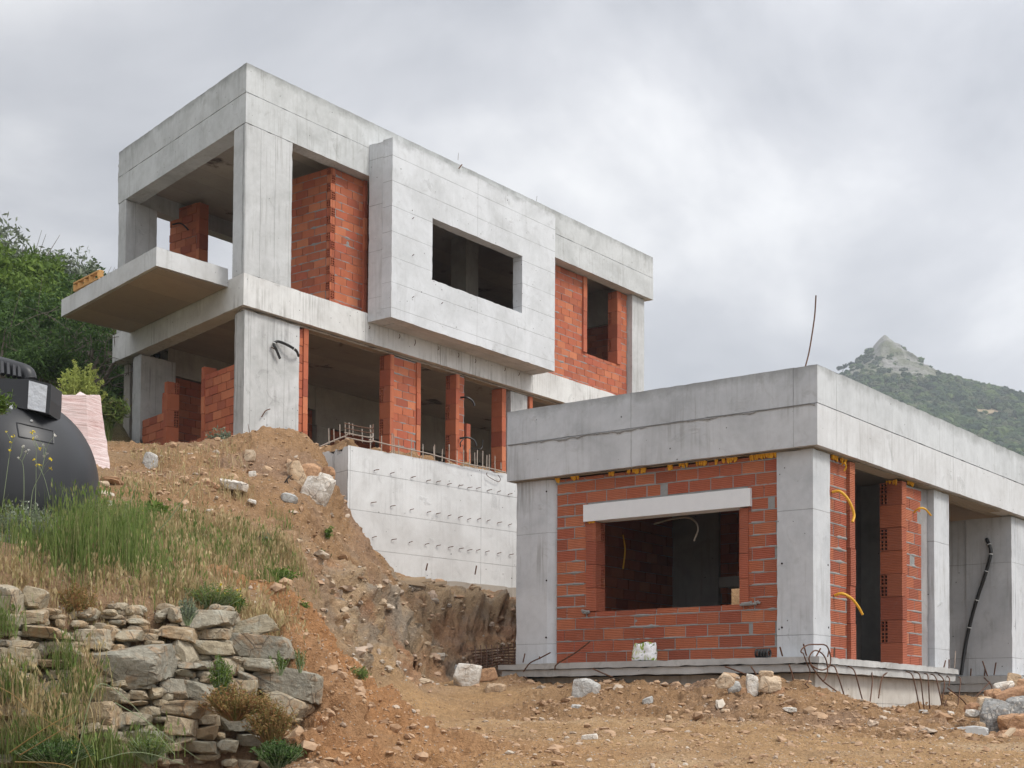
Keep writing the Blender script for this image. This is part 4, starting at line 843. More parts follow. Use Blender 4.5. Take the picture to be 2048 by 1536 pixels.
prism(mb, [(.5, -.10), (9, -.10), (9, -.005), (.5, -.005)], z0f-.5, z1f, step=.12, amp=.01, chip=.03); mb.build('footing', concrete('concrete_footing', c0=(.36, .32, .27), c1=(.47, .43, .37), streak=.7, dirt=.5, brown=.4), rw, True)
for row in ([(748, 941), (781, 947), (822, 955), (853, 962), (873, 964), (895, 969), (917, 972), (935, 976), (953, 977), (975, 981), (995, 984), (1016, 989), (1040, 992)],
            [(742, 1006), (781, 1013), (820, 1020), (854, 1025), (872, 1028), (896, 1032), (917, 1035), (935, 1039), (955, 1039), (974, 1042), (995, 1046), (1017, 1050), (1038, 1052)],
            [(745, 1075), (783, 1080), (818, 1085), (850, 1089), (873, 1092), (897, 1095), (918, 1098), (935, 1101), (953, 1101), (971, 1104), (995, 1107), (1018, 1110), (1040, 1113)]):
    for (x, y) in row:
        p = locw(x, y, 0); mb = MB(); e = random.uniform(.05, .12); mb.tube([p, p+np.array([.0, -.035, .005]), p+np.array([e*.6, -.05, .02])], .0065, 5); mb.build('tie_end', M_rebar, rw)
for (x, y, l) in ((853, 1133, -10), (951, 1141, -16), (767, 1122, -10)): rb([locw(x-1, y+8, -.25), locw(x+2, y+l*.6, -.25)], .012, 3, parent=rw)
# starter bars along the top
def onw(px, py, off): return locw(px, py, off)
top = [(658, 879, 862), (668, 876, 860), (679, 868, 850), (702, 852, 0)]
for (x, yb, yt) in ((658, 879, 857), (668, 876, 858), (680, 867, 849), (741, 893, 850), (763, 898, 871), (784, 902, 866), (788, 905, 868), (798, 912, 880), (823, 915, 876), (846, 908, 888), (869, 912, 889), (884, 915, 898), (898, 920, 889), (914, 926, 901), (927, 930, 900), (939, 934, 898), (950, 936, 905), (954, 938, 900), (965, 942, 902), (973, 942, 910), (978, 943, 909), (990, 946, 912), (1002, 930, 925), (868, 905, 893)):
    rb([locw(x, yb+8, .12), locw(x+random.uniform(-1, 1), yt, .12)], .009, 2, M_rebarG, rw)
for (pts, o) in (([(691, 861), (690, 845)], .2), ([(699, 860), (698, 845)], .2), ([(706, 862), (705, 847)], .2), ([(742, 872), (741, 851)], .2), ([(725, 875), (724, 858)], .2)): rb([locw(x, y+10, o) for x, y in pts[:1]]+[locw(x, y, o) for x, y in pts[1:]], .010, 2, M_rebarG, rw)
for k in range(4):
    y = 848+k*9; rb([locw(689, y-1, .1+.02*k), locw(712, y+4, .12), locw(743, y+9, .12), locw(746, y+1, .5)], .010, 3, M_rebar if k < 2 else M_rebarG, rw)
rb([locw(x, y, -.06) for x, y in ((738, 880), (800, 895), (860, 908), (920, 925), (980, 937), (1012, 945))], .011, 3, M_rebarG, rw)
rb([locw(x, y, .3) for x, y in ((640, 893), (670, 880), (690, 872), (700, 865))], .011, 3, M_rebarG, rw); rb([locw(x, y, -.05) for x, y in ((974, 945), (975, 952), (992, 962), (998, 963), (1001, 958), (996, 950))], .006, 4, M_rebar, rw)
# ------------------------------------------------------------------ rocks
def ico(sub):
    t = (1+5**.5)/2; V = [(-1, t, 0), (1, t, 0), (-1, -t, 0), (1, -t, 0), (0, -1, t), (0, 1, t), (0, -1, -t), (0, 1, -t), (t, 0, -1), (t, 0, 1), (-t, 0, -1), (-t, 0, 1)]
    F = [(0, 11, 5), (0, 5, 1), (0, 1, 7), (0, 7, 10), (0, 10, 11), (1, 5, 9), (5, 11, 4), (11, 10, 2), (10, 7, 6), (7, 1, 8), (3, 9, 4), (3, 4, 2), (3, 2, 6), (3, 6, 8), (3, 8, 9), (4, 9, 5), (2, 4, 11), (6, 2, 10), (8, 6, 7), (9, 8, 1)]
    V = [np.array(v)/np.linalg.norm(v) for v in V]
    for _ in range(sub):
        c = {}; G = []
        def mid(a, b):
            k = (min(a, b), max(a, b))
            if k not in c: m = V[a]+V[b]; V.append(m/np.linalg.norm(m)); c[k] = len(V)-1
            return c[k]
        for a, b, d in F: x, y, z = mid(a, b), mid(b, d), mid(d, a); G += [(a, x, z), (b, y, x), (d, z, y), (x, y, z)]
        F = G
    return np.array(V), np.array(F)
ICO = {k: ico(k) for k in range(5)}
def rockV(seed, sx, sy, sz, sub=3, boxy=.5, npl=9, rough=.03, layers=0):
    """angular block: unit directions clipped by random planes, then broken up by noise"""
    rs = np.random.RandomState(seed); D, F = ICO[sub]; pl = [((1, 0, 0), 1), ((-1, 0, 0), 1), ((0, 1, 0), 1), ((0, -1, 0), 1), ((0, 0, 1), 1), ((0, 0, -1), 1)]
    pl = [(np.array(n, float)+rs.normal(0, .16, 3), h*rs.uniform(.82, 1)) for n, h in pl]
    for i in range(npl): pl.append((rs.normal(0, 1, 3), rs.uniform(.86, 1.15)))
    r = np.full(len(D), 1.52)
    for n, h in pl:
        n = n/np.linalg.norm(n); q = D@n; q = np.where(q > 1e-3, h/np.maximum(q, 1e-3), 99); r = np.minimum(r, q)
    r = r*(boxy)+(1-boxy)*np.minimum(r, 1.02)
    V = D*r[:, None]; V = V*np.array([sx, sy, sz])
    m = max(sx, sy, sz); nn = fbm(V/m+seed*3.1, 2.2, 4, .6)
    if layers: nn = nn+layers*fbm(np.c_[V[:, 0]/m*.6, V[:, 1]/m*.6, V[:, 2]/m*7]+seed, 1.0, 3)
    V = V+D*(nn*rough*m*2)[:, None]
    return V, F
def stonemat(name, cols, lichen=.4, rust=.3):
    m, nt, b = newmat(name); t = N(nt, 'ShaderNodeTexCoord'); v = t.outputs['Object']; oi = N(nt, 'ShaderNodeObjectInfo'); g = N(nt, 'ShaderNodeNewGeometry')
    va = N(nt, 'ShaderNodeVectorMath', operation='ADD'); L(nt, v, va.inputs[0]); sc = N(nt, 'ShaderNodeVectorMath', operation='SCALE'); L(nt, oi.outputs['Location'], sc.inputs[0]); sc.inputs['Scale'].default_value = 3.3; L(nt, sc.outputs[0], va.inputs[1]); v = va.outputs[0]
    rnd = math_(nt, 'FRACT', math_(nt, 'ADD', oi.outputs['Random'], g.outputs['Random Per Island']))
    r = ramp(nt, [(i/(len(cols)-1), c) for i, c in enumerate(cols)]); L(nt, rnd, r.inputs[0]); col = r.outputs[0]
    f2 = noise(nt, v, 22, 6, .7); f1 = noise(nt, v, 5, 5, .65, 1)
    col = mixc(nt, .8, col, mixc(nt, f2, (.10, .09, .08), (.90, .90, .90)), 'OVERLAY')
    if rust: rr = ramp(nt, [(.50, 0.0), (.66, 1.0)]); L(nt, f1, rr.inputs[0]); col = mixc(nt, math_(nt, 'MULTIPLY', rr.outputs[0], rust), col, (.36, .20, .09))
    if lichen:
        l1 = noise(nt, v, 9, 6, .7, .4); rl = ramp(nt, [(.52, 0.0), (.60, 1.0)]); L(nt, l1, rl.inputs[0]); col = mixc(nt, math_(nt, 'MULTIPLY', rl.outputs[0], lichen), col, (.38, .39, .34))
    cr = N(nt, 'ShaderNodeTexVoronoi', feature='DISTANCE_TO_EDGE', Scale=7.0); L(nt, v, cr.inputs['Vector'])
    ck = math_(nt, 'LESS_THAN', cr.outputs['Distance'], math_(nt, 'MULTIPLY', math_(nt, 'SUBTRACT', f1, .42), .12)); col = mixc(nt, math_(nt, 'MULTIPLY', ck, .6), col, (.07, .06, .05))
    L(nt, col, b.inputs['Base Color']); b.inputs['Roughness'].default_value = .9
    bump(nt, b, math_(nt, 'SUBTRACT', math_(nt, 'ADD', f2, math_(nt, 'MULTIPLY', f1, 1.5)), ck), .02, .8); return m
M_wstone = stonemat('dry_stone', [(.29, .265, .20), (.36, .30, .21), (.25, .24, .20), (.34, .25, .155), (.38, .34, .26), (.29, .225, .15)], .35, .55)
M_rtan = stonemat('tan_rock', [(.46, .33, .21), (.52, .42, .31), (.42, .29, .18)], .0, .5)
M_rwhite = stonemat('pale_rock', [(.60, .57, .52), (.66, .62, .56)], .1, .35)
M_rgrey = stonemat('grey_rock', [(.38, .38, .37), (.50, .50, .48)], .15, .2)
M_rrust = stonemat('rust_rock', [(.38, .22, .13), (.44, .27, .16)], .0, .6)
M_conglo = stonemat('broken_concrete', [(.26, .26, .255), (.29, .29, .28)], .0, 0)
_nt = M_conglo.node_tree; _b = [q for q in _nt.nodes if q.type == 'BSDF_PRINCIPLED'][0]; _c = _b.inputs['Base Color'].links[0].from_socket; _v = N(_nt, 'ShaderNodeTexVoronoi', Scale=22.0); _t = N(_nt, 'ShaderNodeTexCoord'); L(_nt, _t.outputs['Object'], _v.inputs['Vector'])
_s = N(_nt, 'ShaderNodeSeparateColor'); L(_nt, _v.outputs['Color'], _s.inputs[0]); _r = ramp(_nt, [(0, (.16, .16, .16)), (.5, (.38, .35, .31)), (1, (.60, .57, .52))]); L(_nt, _s.outputs[0], _r.inputs[0]); L(_nt, mixc(_nt, math_(_nt, 'MULTIPLY', math_(_nt, 'LESS_THAN', _v.outputs['Distance'], .42), .8), _c, _r.outputs[0]), _b.inputs['Base Color'])
M_gravel = plain('gravel', (.4, .3, .2), .95, bmp=.004, scale=30, island=[(.40, .26, .155), (.34, .21, .125), (.44, .31, .20), (.37, .235, .14), (.38, .32, .26), (.41, .27, .17), (.50, .45, .38), (.32, .20, .12), (.42, .29, .18)])
# ---- dry stone wall: face stones placed one by one on the leaning face of the terrace
WS = [(22,1200,52,50,0),(70,1200,40,44,8),(18,1242,40,34,0),(64,1236,50,30,0),(90,1268,100,22,4),(10,1288,34,14,0),(190,1280,64,38,-4),(229,1270,14,28,10),(260,1272,54,22,-4),(48,1290,56,16,4),(10,1310,24,32,0),(50,1312,58,38,2),(118,1296,58,26,0),(108,1328,60,18,4),
 (20,1336,30,16,0),(268,1331,158,78,-4),(166,1330,44,56,10),(177,1354,30,38,10),(22,1378,54,68,0),(58,1360,28,16,0),(70,1378,32,22,0),(118,1374,64,24,-2),(96,1402,92,26,-3),(210,1390,94,32,4),(285,1361,56,9,-3),(287,1373,44,10,3),(245,1368,30,14,-8),(312,1386,27,22,10),(276,1388,36,22,0),(278,1406,30,9,0),
 (192,1430,104,46,2),(349,1380,46,46,-10),(362,1420,88,36,3),(272,1440,52,22,4),(185,1457,46,16,-14),(206,1474,58,34,-8),(125,1440,30,28,0),(360,1454,64,36,2),(370,1480,40,12,-4),(408,1240,120,36,2),(354,1232,30,30,0),(357,1267,76,28,4),(430,1270,66,24,-3),(505,1256,84,36,-14),(499,1272,28,11,0),(452,1286,28,10,0),
 (426,1298,80,28,3),(371,1306,34,56,-28),(342,1301,22,20,0),(346,1318,32,18,20),(532,1294,118,44,7),(452,1317,54,11,4),(468,1322,36,12,8),(520,1332,84,30,6),(378,1333,60,13,3),(372,1346,28,13,0),(453,1334,46,34,0),(476,1336,10,22,5),(585,1370,136,56,14),(495,1356,46,18,24),(480,1380,62,42,10),(398,1384,62,38,22),
 (418,1360,32,14,0),(566,1412,94,50,24),(588,1440,28,14,20),(420,1441,34,22,0),(412,1465,44,26,-3),(484,1445,78,36,0),(402,1494,62,24,8),(456,1492,34,24,8),(350,1492,30,16,0),(505,1480,64,22,5),(232,1500,54,24,5),(290,1475,60,30,0),(60,1440,70,32,0),(15,1425,40,24,0),(300,1512,70,24,0),(150,1500,60,26,3),(60,1490,80,34,0),(120,1350,40,18,0),(330,1340,18,30,0),(560,1466,50,20,8),(150,1400,26,16,0),(240,1300,24,20,5),(310,1290,40,18,0)]
dsw = empty('dry_stone_wall', tuple(atY(300, 1500, 9.3)))
tag(dsw, 'old dry stone terrace wall of lichened grey and tan blocks, partly overgrown', 'stone wall')
base = np.array(dsw.location)
for i, (x, y, w_, h_, ro) in enumerate(WS):
    Y = wallY(x, y); s = Y/FPX; a = math.radians(-ro); rs = random.Random(i); dep = min(.30, max(.12, w_*s*.5))
    V, F = rockV(i+1, w_*s*.53, dep*rs.uniform(.8, 1.15), h_*s*.54, sub=3 if w_ > 40 else 2, boxy=.97, npl=4, rough=.020, layers=.8 if h_ < 40 else .3)
    c, sn = math.cos(a), math.sin(a); V = np.stack([V[:, 0]*c-V[:, 2]*sn, V[:, 1], V[:, 0]*sn+V[:, 2]*c], 1)
    me = mk_mesh('stone', V, F, [M_wstone], False); o = link('stone', me, dsw, tuple(atY(x, y, Y+dep*.35)-base))
# small chinking stones and packed earth between them
V_, F_ = [], []; n0 = 0; rs = np.random.RandomState(2)
for i in range(420):
    x = rs.uniform(0, 640); y = rs.uniform(1210+.0*x, 1536); lim = 640-(1536-y)*.55
    if x > 450+(y-1200)*.52: continue
    Y = wallY(x, y)+rs.uniform(.04, .14); V, F = rockV(500+i, rs.uniform(.03, .09), .05, rs.uniform(.018, .045), sub=1, boxy=.8, npl=5, rough=.02)
    V_.append(V+atY(x, y, Y)-base); F_.append(F+n0); n0 += len(V)
link('chinking', mk_mesh('chinking', np.concatenate(V_), np.concatenate(F_), [M_wstone], False), dsw)['kind'] = 'stuff'
# ---- single rocks
def rock(px, py, wpx, hpx, mat, label, name='rock', seed=0, ro=0, Y=None, sub=3, group=None, rough=.03, dy=.8, sink=0, layers=0, cat='rock', boxy=.75):
    p = hit(px, py+hpx*.35) if Y is None else atY(px, py, Y); Y_ = p[1]; s = Y_/FPX
    V, F = rockV(seed+900, wpx*s*.52, wpx*s*.5*dy*.8, hpx*s*.54, sub=sub, boxy=boxy, npl=8, rough=rough, layers=layers); a = math.radians(-ro); c, sn = math.cos(a), math.sin(a)
    V = np.stack([V[:, 0]*c-V[:, 2]*sn, V[:, 1], V[:, 0]*sn+V[:, 2]*c], 1)
    q = atY(px, py, Y_); o = link(name, mk_mesh(name, V, F, [mat], False), None, tuple(q)); tag(o, label, cat, group); return o
R_ = [(594,948,34,58,M_rtan,'long upright tan slab leaning on the mound beside the dead branch',-28,'boulder'),(622,948,42,36,M_rrust,'rust brown block with a pale top left of the retaining wall',8,'boulder'),(632,985,60,70,M_rwhite,'large white and tan boulder wedged at the foot of the mound top',20,'boulder'),(645,968,36,44,M_rwhite,'pale boulder behind the largest white and tan one',10,'boulder'),(656,955,26,40,M_rrust,'dark brown lump of rock overhanging beside the wall corner',10,'boulder'),
 (578,998,34,24,M_rgrey,'grey white rock left of the large white boulder',10,'rock'),(500,912,22,22,M_rtan,'rounded tan rock in the middle of the mound',0,'rock'),(505,950,16,16,M_rwhite,'small round pale stone on the bare slope',0,'rock'),(430,918,20,14,M_rtan,'tan rock near the mound crest above the slope',0,'rock'),(316,893,30,12,M_rwhite,'flat pale slab at the crest by the low brick wall',4,'rock'),(336,893,16,12,M_rtan,'tan cobble beside the flat pale slab at the crest',0,'rock'),(372,886,44,12,M_rgrey,'wide grey slab on the mound crest',-4,'rock'),
 (382,913,16,14,M_rwhite,'small white rock below the wide grey slab',0,'rock'),(300,925,30,34,M_rgrey,'grey rock half buried at the left of the mound',0,'rock'),(470,972,60,20,M_rwhite,'long whitish outcrop across the upper slope',14,'rock'),(504,1003,18,8,M_rwhite,'thin white flake lying on the slope',20,'rock'),(206,968,26,12,M_rtan,'tan rock right of the black tank',0,'rock'),(218,1008,16,14,M_rwhite,'pale rock above the tall grass',0,'rock'),(420,970,36,14,M_rrust,'flat rusty stones on the slope',8,'rock'),
 (905,1340,24,22,M_rgrey,'small grey rock at the left end of the white boulder',0,'rock'),(937,1352,52,52,M_rwhite,'big white quartz boulder with orange streaks before the cut',8,'boulder'),(968,1352,46,30,M_rrust,'brown broken block on the right of the quartz boulder',-8,'boulder'),(862,1330,14,24,M_rgrey,'dark grey stone at the foot of the cut',0,'rock'),
 (1153,1420,24,22,M_rgrey,'small grey stone at the toe of the bank under the slab',0,'rock'),(1296,1402,22,14,M_rgrey,'dark grey cobble in the bank below the white bag',-20,'rock'),(1180,1475,34,14,M_rwhite,'pale flat stone on the track in the centre',-10,'rock'),(1337,1438,14,14,M_rtan,'small pointed tan stone at the track edge',0,'rock'),(990,1378,40,22,M_rtan,'flat tan slab tumbled before the low house corner',5,'rock'),(1172,1382,60,50,M_rgrey,'purplish grey rock mass in the bank below the slab',0,'boulder'),
 (1450,1362,30,30,M_rtan,'square tan block leaning at the left of the rubble heap',12,'rock'),(1468,1374,28,22,M_rgrey,'blue grey stone in the rubble heap by the slab',-10,'rock'),(1504,1370,26,40,M_rwhite,'upright whitish stone in the rubble heap',8,'rock'),(1532,1350,28,18,M_rtan,'tan block on top of the rubble heap',5,'rock'),(1540,1368,46,32,M_rtan,'largest tan boulder of the rubble heap by the slab',0,'boulder'),(1489,1388,16,20,M_rrust,'small red stone at the foot of the rubble heap',0,'rock'),(1556,1385,30,14,M_rrust,'orange brown shard right of the rubble heap',-25,'rock'),(1580,1420,24,10,M_rwhite,'flat pale stone on the bank right of the rubble heap',0,'rock'),
 (1450,1422,20,8,M_rtan,'thin tan stone on the bank below the heap',0,'rock'),(1640,1392,22,14,M_rrust,'brown stone against the foundation wall',18,'rock'),(1700,1404,24,12,M_rrust,'dark red brown stone beside the foundation wall',0,'rock'),(1420,1440,24,12,M_rwhite,'small white stone at the left end of the track edge stones',0,'rock'),
 (1846,1425,16,10,M_rgrey,'little grey stone under the bent bars',0,'rock'),(1872,1428,14,10,M_rrust,'brown clod under the bent bars',0,'rock'),(1901,1428,14,12,M_rwhite,'white stone at the end of the foundation wall',0,'rock'),
 (1948,1431,26,16,M_rrust,'brown red rock left of the big rubble pile',0,'rock'),(1945,1443,26,12,M_rwhite,'white rock at the foot of the big rubble pile',0,'rock'),(1970,1430,30,32,M_rtan,'tan angular boulder on the left of the big rubble pile',0,'boulder'),(1990,1455,48,60,M_conglo,'largest pebbly grey chunk of broken concrete',8,'concrete_chunk'),(2034,1440,46,46,M_conglo,'pebbly grey chunk of broken concrete at the right edge',-8,'concrete_chunk'),(1985,1408,26,20,M_rrust,'orange brown rock over the largest concrete chunk',0,'boulder'),(2020,1410,52,26,M_rrust,'long red brown rock high in the big rubble pile',-18,'boulder'),(2010,1392,32,18,M_rwhite,'pale grey slab near the top of the big rubble pile',-20,'boulder'),(2028,1380,22,26,M_rtan,'tan pointed rock at the top of the big rubble pile',0,'boulder'),(2030,1468,50,34,M_rrust,'dark red brown boulder low in the big rubble pile',0,'boulder'),(2046,1400,20,40,M_rrust,'brown rock cut by the right edge of the view',0,'boulder'),(2024,1496,46,30,M_rrust,'dark brown earth clod at the bottom of the big rubble pile',0,'boulder')]
for i, (x, y, w_, h_, m_, lab, ro, nm) in enumerate(R_):
    Y = None
    if x > 1940 and y < 1500: Y = 16.6+(1460-y)*.012; w_, h_, y = w_*1.3, h_*1.3, y-16
    if 1440 < x < 1570 and y < 1395: Y = 17.2
    rock(x, y, w_, h_, m_, lab, nm, i*7+1, ro, Y=Y, rough=.035 if m_ is not M_conglo else .05, cat='concrete chunk' if nm == 'concrete_chunk' else nm.replace('_', ' '), sub=4 if m_ is M_conglo else 3)
for i, (x, y, w_, h_, m_, lab) in enumerate([(1960, 1452, 22, 16, M_rtan, 'small tan rock left of the largest concrete chunk'), (2012, 1462, 22, 18, M_rrust, 'red brown rock wedged between the two concrete chunks'), (1975, 1480, 26, 16, M_rtan, 'tan rock under the largest concrete chunk'), (2046, 1420, 26, 30, M_rtan, 'tan rock above the right concrete chunk'), (1998, 1396, 18, 16, M_rtan, 'small tan rock left of the pale slab in the rubble pile'), (2040, 1362, 20, 22, M_rgrey, 'grey rock topping the big rubble pile')]):
    rock(x, y, w_, h_, m_, lab, 'rock', 400+i, 0, Y=16.5+(1460-y)*.012, rough=.035)
# ---- loose stones and gravel: uncountable
def stones(name, label, n, region, size, seed, mat=M_gravel, sub=0, kmask=None):
    rs = np.random.RandomState(seed); XY = region(rs, n); P, nn, K = terrain(XY[:, 0], XY[:, 1])
    keep = rs.rand(len(P)) < (kmask(K, P) if kmask else 1); P = P[keep]; D, F = ICO[sub]; n = len(P)
    sz = size[0]*(rs.rand(n)**(-1/2.3)); sz = np.minimum(sz, size[1])
    V = np.repeat(D[None], n, 0)*(1+rs.uniform(-.35, .35, (n, len(D), 1))); sc = np.stack([rs.uniform(.7, 1.5, n), rs.uniform(.7, 1.2, n), rs.uniform(.35, .8, n)], 1); V = V*sc[:, None]*sz[:, None, None]
    a = rs.rand(n)*6.28; c, s = np.cos(a)[:, None], np.sin(a)[:, None]; V = np.stack([V[..., 0]*c-V[..., 1]*s, V[..., 0]*s+V[..., 1]*c, V[..., 2]], -1)
    tl = rs.normal(0, .35, n)[:, None]; V = np.stack([V[..., 0], V[..., 1]*np.cos(tl)-V[..., 2]*np.sin(tl), V[..., 1]*np.sin(tl)+V[..., 2]*np.cos(tl)], -1)
    V = V+(P+nn[keep]*0)[:, None]+np.array([0, 0, 1])*(sz*.15)[:, None, None]
    Fx = (F[None]+np.arange(n)[:, None, None]*len(D)).reshape(-1, 3); o = link(name, mk_mesh(name, V.reshape(-1, 3), Fx, [mat], False)); tag(o, label, 'gravel', kind='stuff'); return o
def wedge(t0, t1, y0, y1):
    def f(rs, n): Y = y0*(y1/y0)**rs.rand(n); return np.stack([Y*rs.uniform(t0, t1, n), Y], 1)
    return f
stones('gravel', 'loose stones and gravel scattered over the slope and banks', 15000, wedge(-.36, .37, 8.5, 28), (.008, .09), 1, kmask=lambda K, P: np.clip(K[:, 1]*1.1+K[:, 2]*.8+K[:, 3]*.5+-K[:, 0]*.3+K[:, 4]*.5, 0, 1)*(.25+1.1*np.clip(fbm(P, 1.1, 3)+.35, 0, 1)))
stones('gravel', 'coarse broken stones over the mound and the banks', 1500, wedge(-.30, .37, 10, 26), (.02, .10), 2, sub=1, kmask=lambda K, P: np.clip(K[:, 1]*1.1+K[:, 2]*.3+K[:, 3]*.6-K[:, 0]*2.5, 0, 1)*np.clip(fbm(P+30, .8, 3)*2+.45, 0, 1))
M_cutrock = plain('cut_rock', (.4, .3, .2), .95, bmp=.01, scale=14, island=[(.42, .32, .22), (.36, .27, .18), (.47, .38, .28), (.34, .31, .27), (.44, .27, .16), (.38, .34, .29)])
M_clod = plain('earth_clod', (.4, .3, .2), .98, bmp=.006, scale=40, island=[(.39, .26, .165), (.42, .285, .185), (.35, .23, .145), (.44, .30, .19)])
stones('broken_rock', 'broken rock fragments standing out of the excavated cut', 3600, wedge(-.16, .02, 15, 26), (.02, .09), 5, mat=M_cutrock, sub=1, kmask=lambda K, P: np.clip(K[:, 3]*1.4-.15, 0, 1)*(.3+np.clip(fbm(P+13, 1.4, 3)*2+.3, 0, 1)))
stones('earth_clods', 'crumbled earth clods over the mound and banks', 26000, wedge(-.36, .37, 8.8, 27), (.010, .060), 6, mat=M_clod, kmask=lambda K, P: np.clip(K[:, 1]*1.0+K[:, 2]*1.3+K[:, 3]*.4+K[:, 0]*.04, 0, 1)*(.25+np.clip(fbm(P+23, 1.2, 3)*2+.4, 0, 1)))
stones('gravel', 'fine grit on the dirt track', 8000, wedge(-.08, .37, 9.5, 19), (.005, .028), 3, kmask=lambda K, P: K[:, 0])
# ------------------------------------------------------------------ water tank
M_tank = plain('black_polyethylene', (.013, .014, .017), .42, c2=(.020, .021, .024), bmp=.001, spec=.45, scale=3); M_tape = plain('white_sheet', (.58, .60, .64), .5, c2=(.44, .46, .50), bmp=.02, scale=16)
TY = 13.6; tk = empty('water_tank', tuple(atY(-25, 1040, TY))); tag(tk, 'black plastic water tank with a ribbed lid and a white sheet taped on', 'water tank'); tb_ = np.array(tk.location)
cen = atY(-25, 985, TY)-tb_; s = TY/FPX; D, F = ICO[4]
e = .86; V = np.sign(D)*np.abs(D)**e; V = V*np.array([214*s, 200*s, 205*s]); ringz = np.exp(-((V[:, 2]-(-.02+.10*0))/.012)**2)*.006; V = V*(1+ringz[:, None]); 
link('body', mk_mesh('body', V, F, [M_tank], True), tk, tuple(cen)); tp = lambda x, y, Y=TY: atY(x, y, Y)-tb_
def plate(pts, Yf, Yb, mat, name, parent, bev=0):
    mb = MB(); f = [tp(x, y, Yf) for x, y in pts]; b_ = [tp(x, y, Yf)+np.array([0, Yb-Yf, 0]) for x, y in pts]; n = len(pts); mb.add(f+b_, [tuple(range(n))[::-1], tuple(range(n, 2*n))]+[(i, (i+1) % n, n+(i+1) % n, n+i) for i in range(n)]); return mb.build(name, mat, parent)
Yf = TY-.62
neck = plate([(-30, 752), (-10, 756), (40, 758), (58, 757), (102, 768), (101, 800), (98, 828), (40, 816), (-30, 800)], Yf, TY-.30, M_tank, 'collar', tk)
plate([(58, 761), (94, 771), (90, 825), (55, 817)], Yf-.012, Yf+.005, M_tape, 'taped_sheet', tk); plate([(-5, 800), (25, 805), (24, 832), (-5, 822)], Yf-.03, Yf+.005, M_tape, 'taped_sheet', tk)
mb = MB(); P = spline([tp(-40, 726, Yf+.25), tp(0, 730, Yf+.2), tp(30, 738, Yf+.15), tp(52, 746, Yf+.15), tp(57, 760, Yf+.15)], 6); mb.tube(P, .075, 10); lid = mb.build('lid', M_tank, tk, True)
for x in (4, 16, 28, 38): mb = MB(); mb.tube([tp(x, 724+x*.25, Yf+.10), tp(x+1, 748+x*.2, Yf+.02)], .022, 6); mb.build('lid_rib', M_tank, lid, True)
mb = MB(); fr = [(33, 845), (107, 862), (107, 887), (38, 873)]
def onbody(x, y):
    c = cen+tb_; d = ray(x, y); best = None
    for t in np.linspace(11.5, 14, 400):
        q = EYE+d*t-c; v = (abs(q[0])/(214*s))**(2/e)+(abs(q[1])/(200*s))**(2/e)+(abs(q[2])/(205*s))**(2/e)
        if v < 1: return EYE+d*(t-.004)-tb_
    return EYE+d*12.7-tb_
for i in range(4):
    a, b_ = fr[i], fr[(i+1) % 4]; mb.tube([onbody(a[0]+(b_[0]-a[0])*t, a[1]+(b_[1]-a[1])*t) for t in np.linspace(0, 1, 8)], .006, 5)
mb.build('moulded_frame', M_tank, tk, True); mb = MB(); mb.tube([onbody(64, 842), onbody(64, 842)+np.array([0, -.02, 0])], .010, 8); mb.build('fitting', M_wire, tk)
# ---- pallet of bricks in film
m_, nt_, b_ = newmat('shrink_film'); t_ = N(nt_, 'ShaderNodeTexCoord'); v_ = t_.outputs['Object']; f_ = noise(nt_, v_, 1, 6, .7, .3, (2.5, 2.5, 34)); f2_ = noise(nt_, v_, 2.0, 4, .6)
r_ = ramp(nt_, [(.30, (.34, .17, .15)), (.42, (.58, .42, .40)), (.60, (.74, .63, .62)), (1, (.84, .78, .78))]); L(nt_, math_(nt_, 'ADD', math_(nt_, 'MULTIPLY', f_, .7), math_(nt_, 'MULTIPLY', f2_, .3)), r_.inputs[0]); L(nt_, r_.outputs[0], b_.inputs['Base Color']); b_.inputs['Roughness'].default_value = .35; bump(nt_, b_, f_, .03, .7)
PY = 18.3; bp = empty('wrapped_pallet', tuple(atY(170, 950, PY))); tag(bp, 'pallet of bricks wrapped in crinkled pinkish film behind the tank', 'pallet'); o0 = np.array(bp.location)
Q = lambda x, y, Y: atY(x, y, Y)-o0
mb = MB(); A_, B_, C_, D_ = Q(60, 790, PY-.1), Q(172, 790, PY+.15), Q(200, 790, PY+.45), Q(100, 790, PY+1.1); A2, B2, C2_, D2 = Q(50, 955, PY-.1), Q(180, 958, PY+.15), Q(223, 955, PY+.45), Q(120, 955, PY+1.1)
def face(a, b, c, d, nu=14, nz=26):
    G = np.zeros((nz, nu, 3))
    for i in range(nz):
        for j in range(nu): u, v = j/(nu-1), i/(nz-1); G[i, j] = (a*(1-u)+b*u)*(1-v)+(d*(1-u)+c*u)*v
    sh = G.shape; Vv = G.reshape(-1, 3); k = (fbm(Vv*np.array([1, 1, 3.0]), 3.5, 4, .6)*.035)[:, None]; G = (Vv+np.array([-.4, -.9, 0])*k).reshape(sh); mb.grid(G)
face(A2, B2, B_, A_); face(B2, C2_, C_, B_); face(C2_, D2, D_, C_); face(D2, A2, A_, D_); face(A_, B_, C_, D_, 8, 8); pk = mb.build('film_wrap', m_, bp, True)
mb = MB(); mb.add([Q(105, 792, PY), Q(130, 791, PY), Q(112, 783, PY+.05), Q(108, 786, PY+.1)], [(0, 1, 2), (0, 2, 3)]); mb.add([Q(150, 791, PY+.2), Q(175, 791, PY+.2), Q(160, 783, PY+.3)], [(0, 1, 2)]); mb.build('film_flap', m_, bp)
mb = MB(); mb.box(tuple(np.minimum(A2, B2)+np.array([0, .05, -.12])), tuple(np.maximum(B2, D2)+np.array([-.1, 0, -.01]))); mb.build('pallet_base', plain('pallet_wood', (.30, .22, .14), .85), bp)
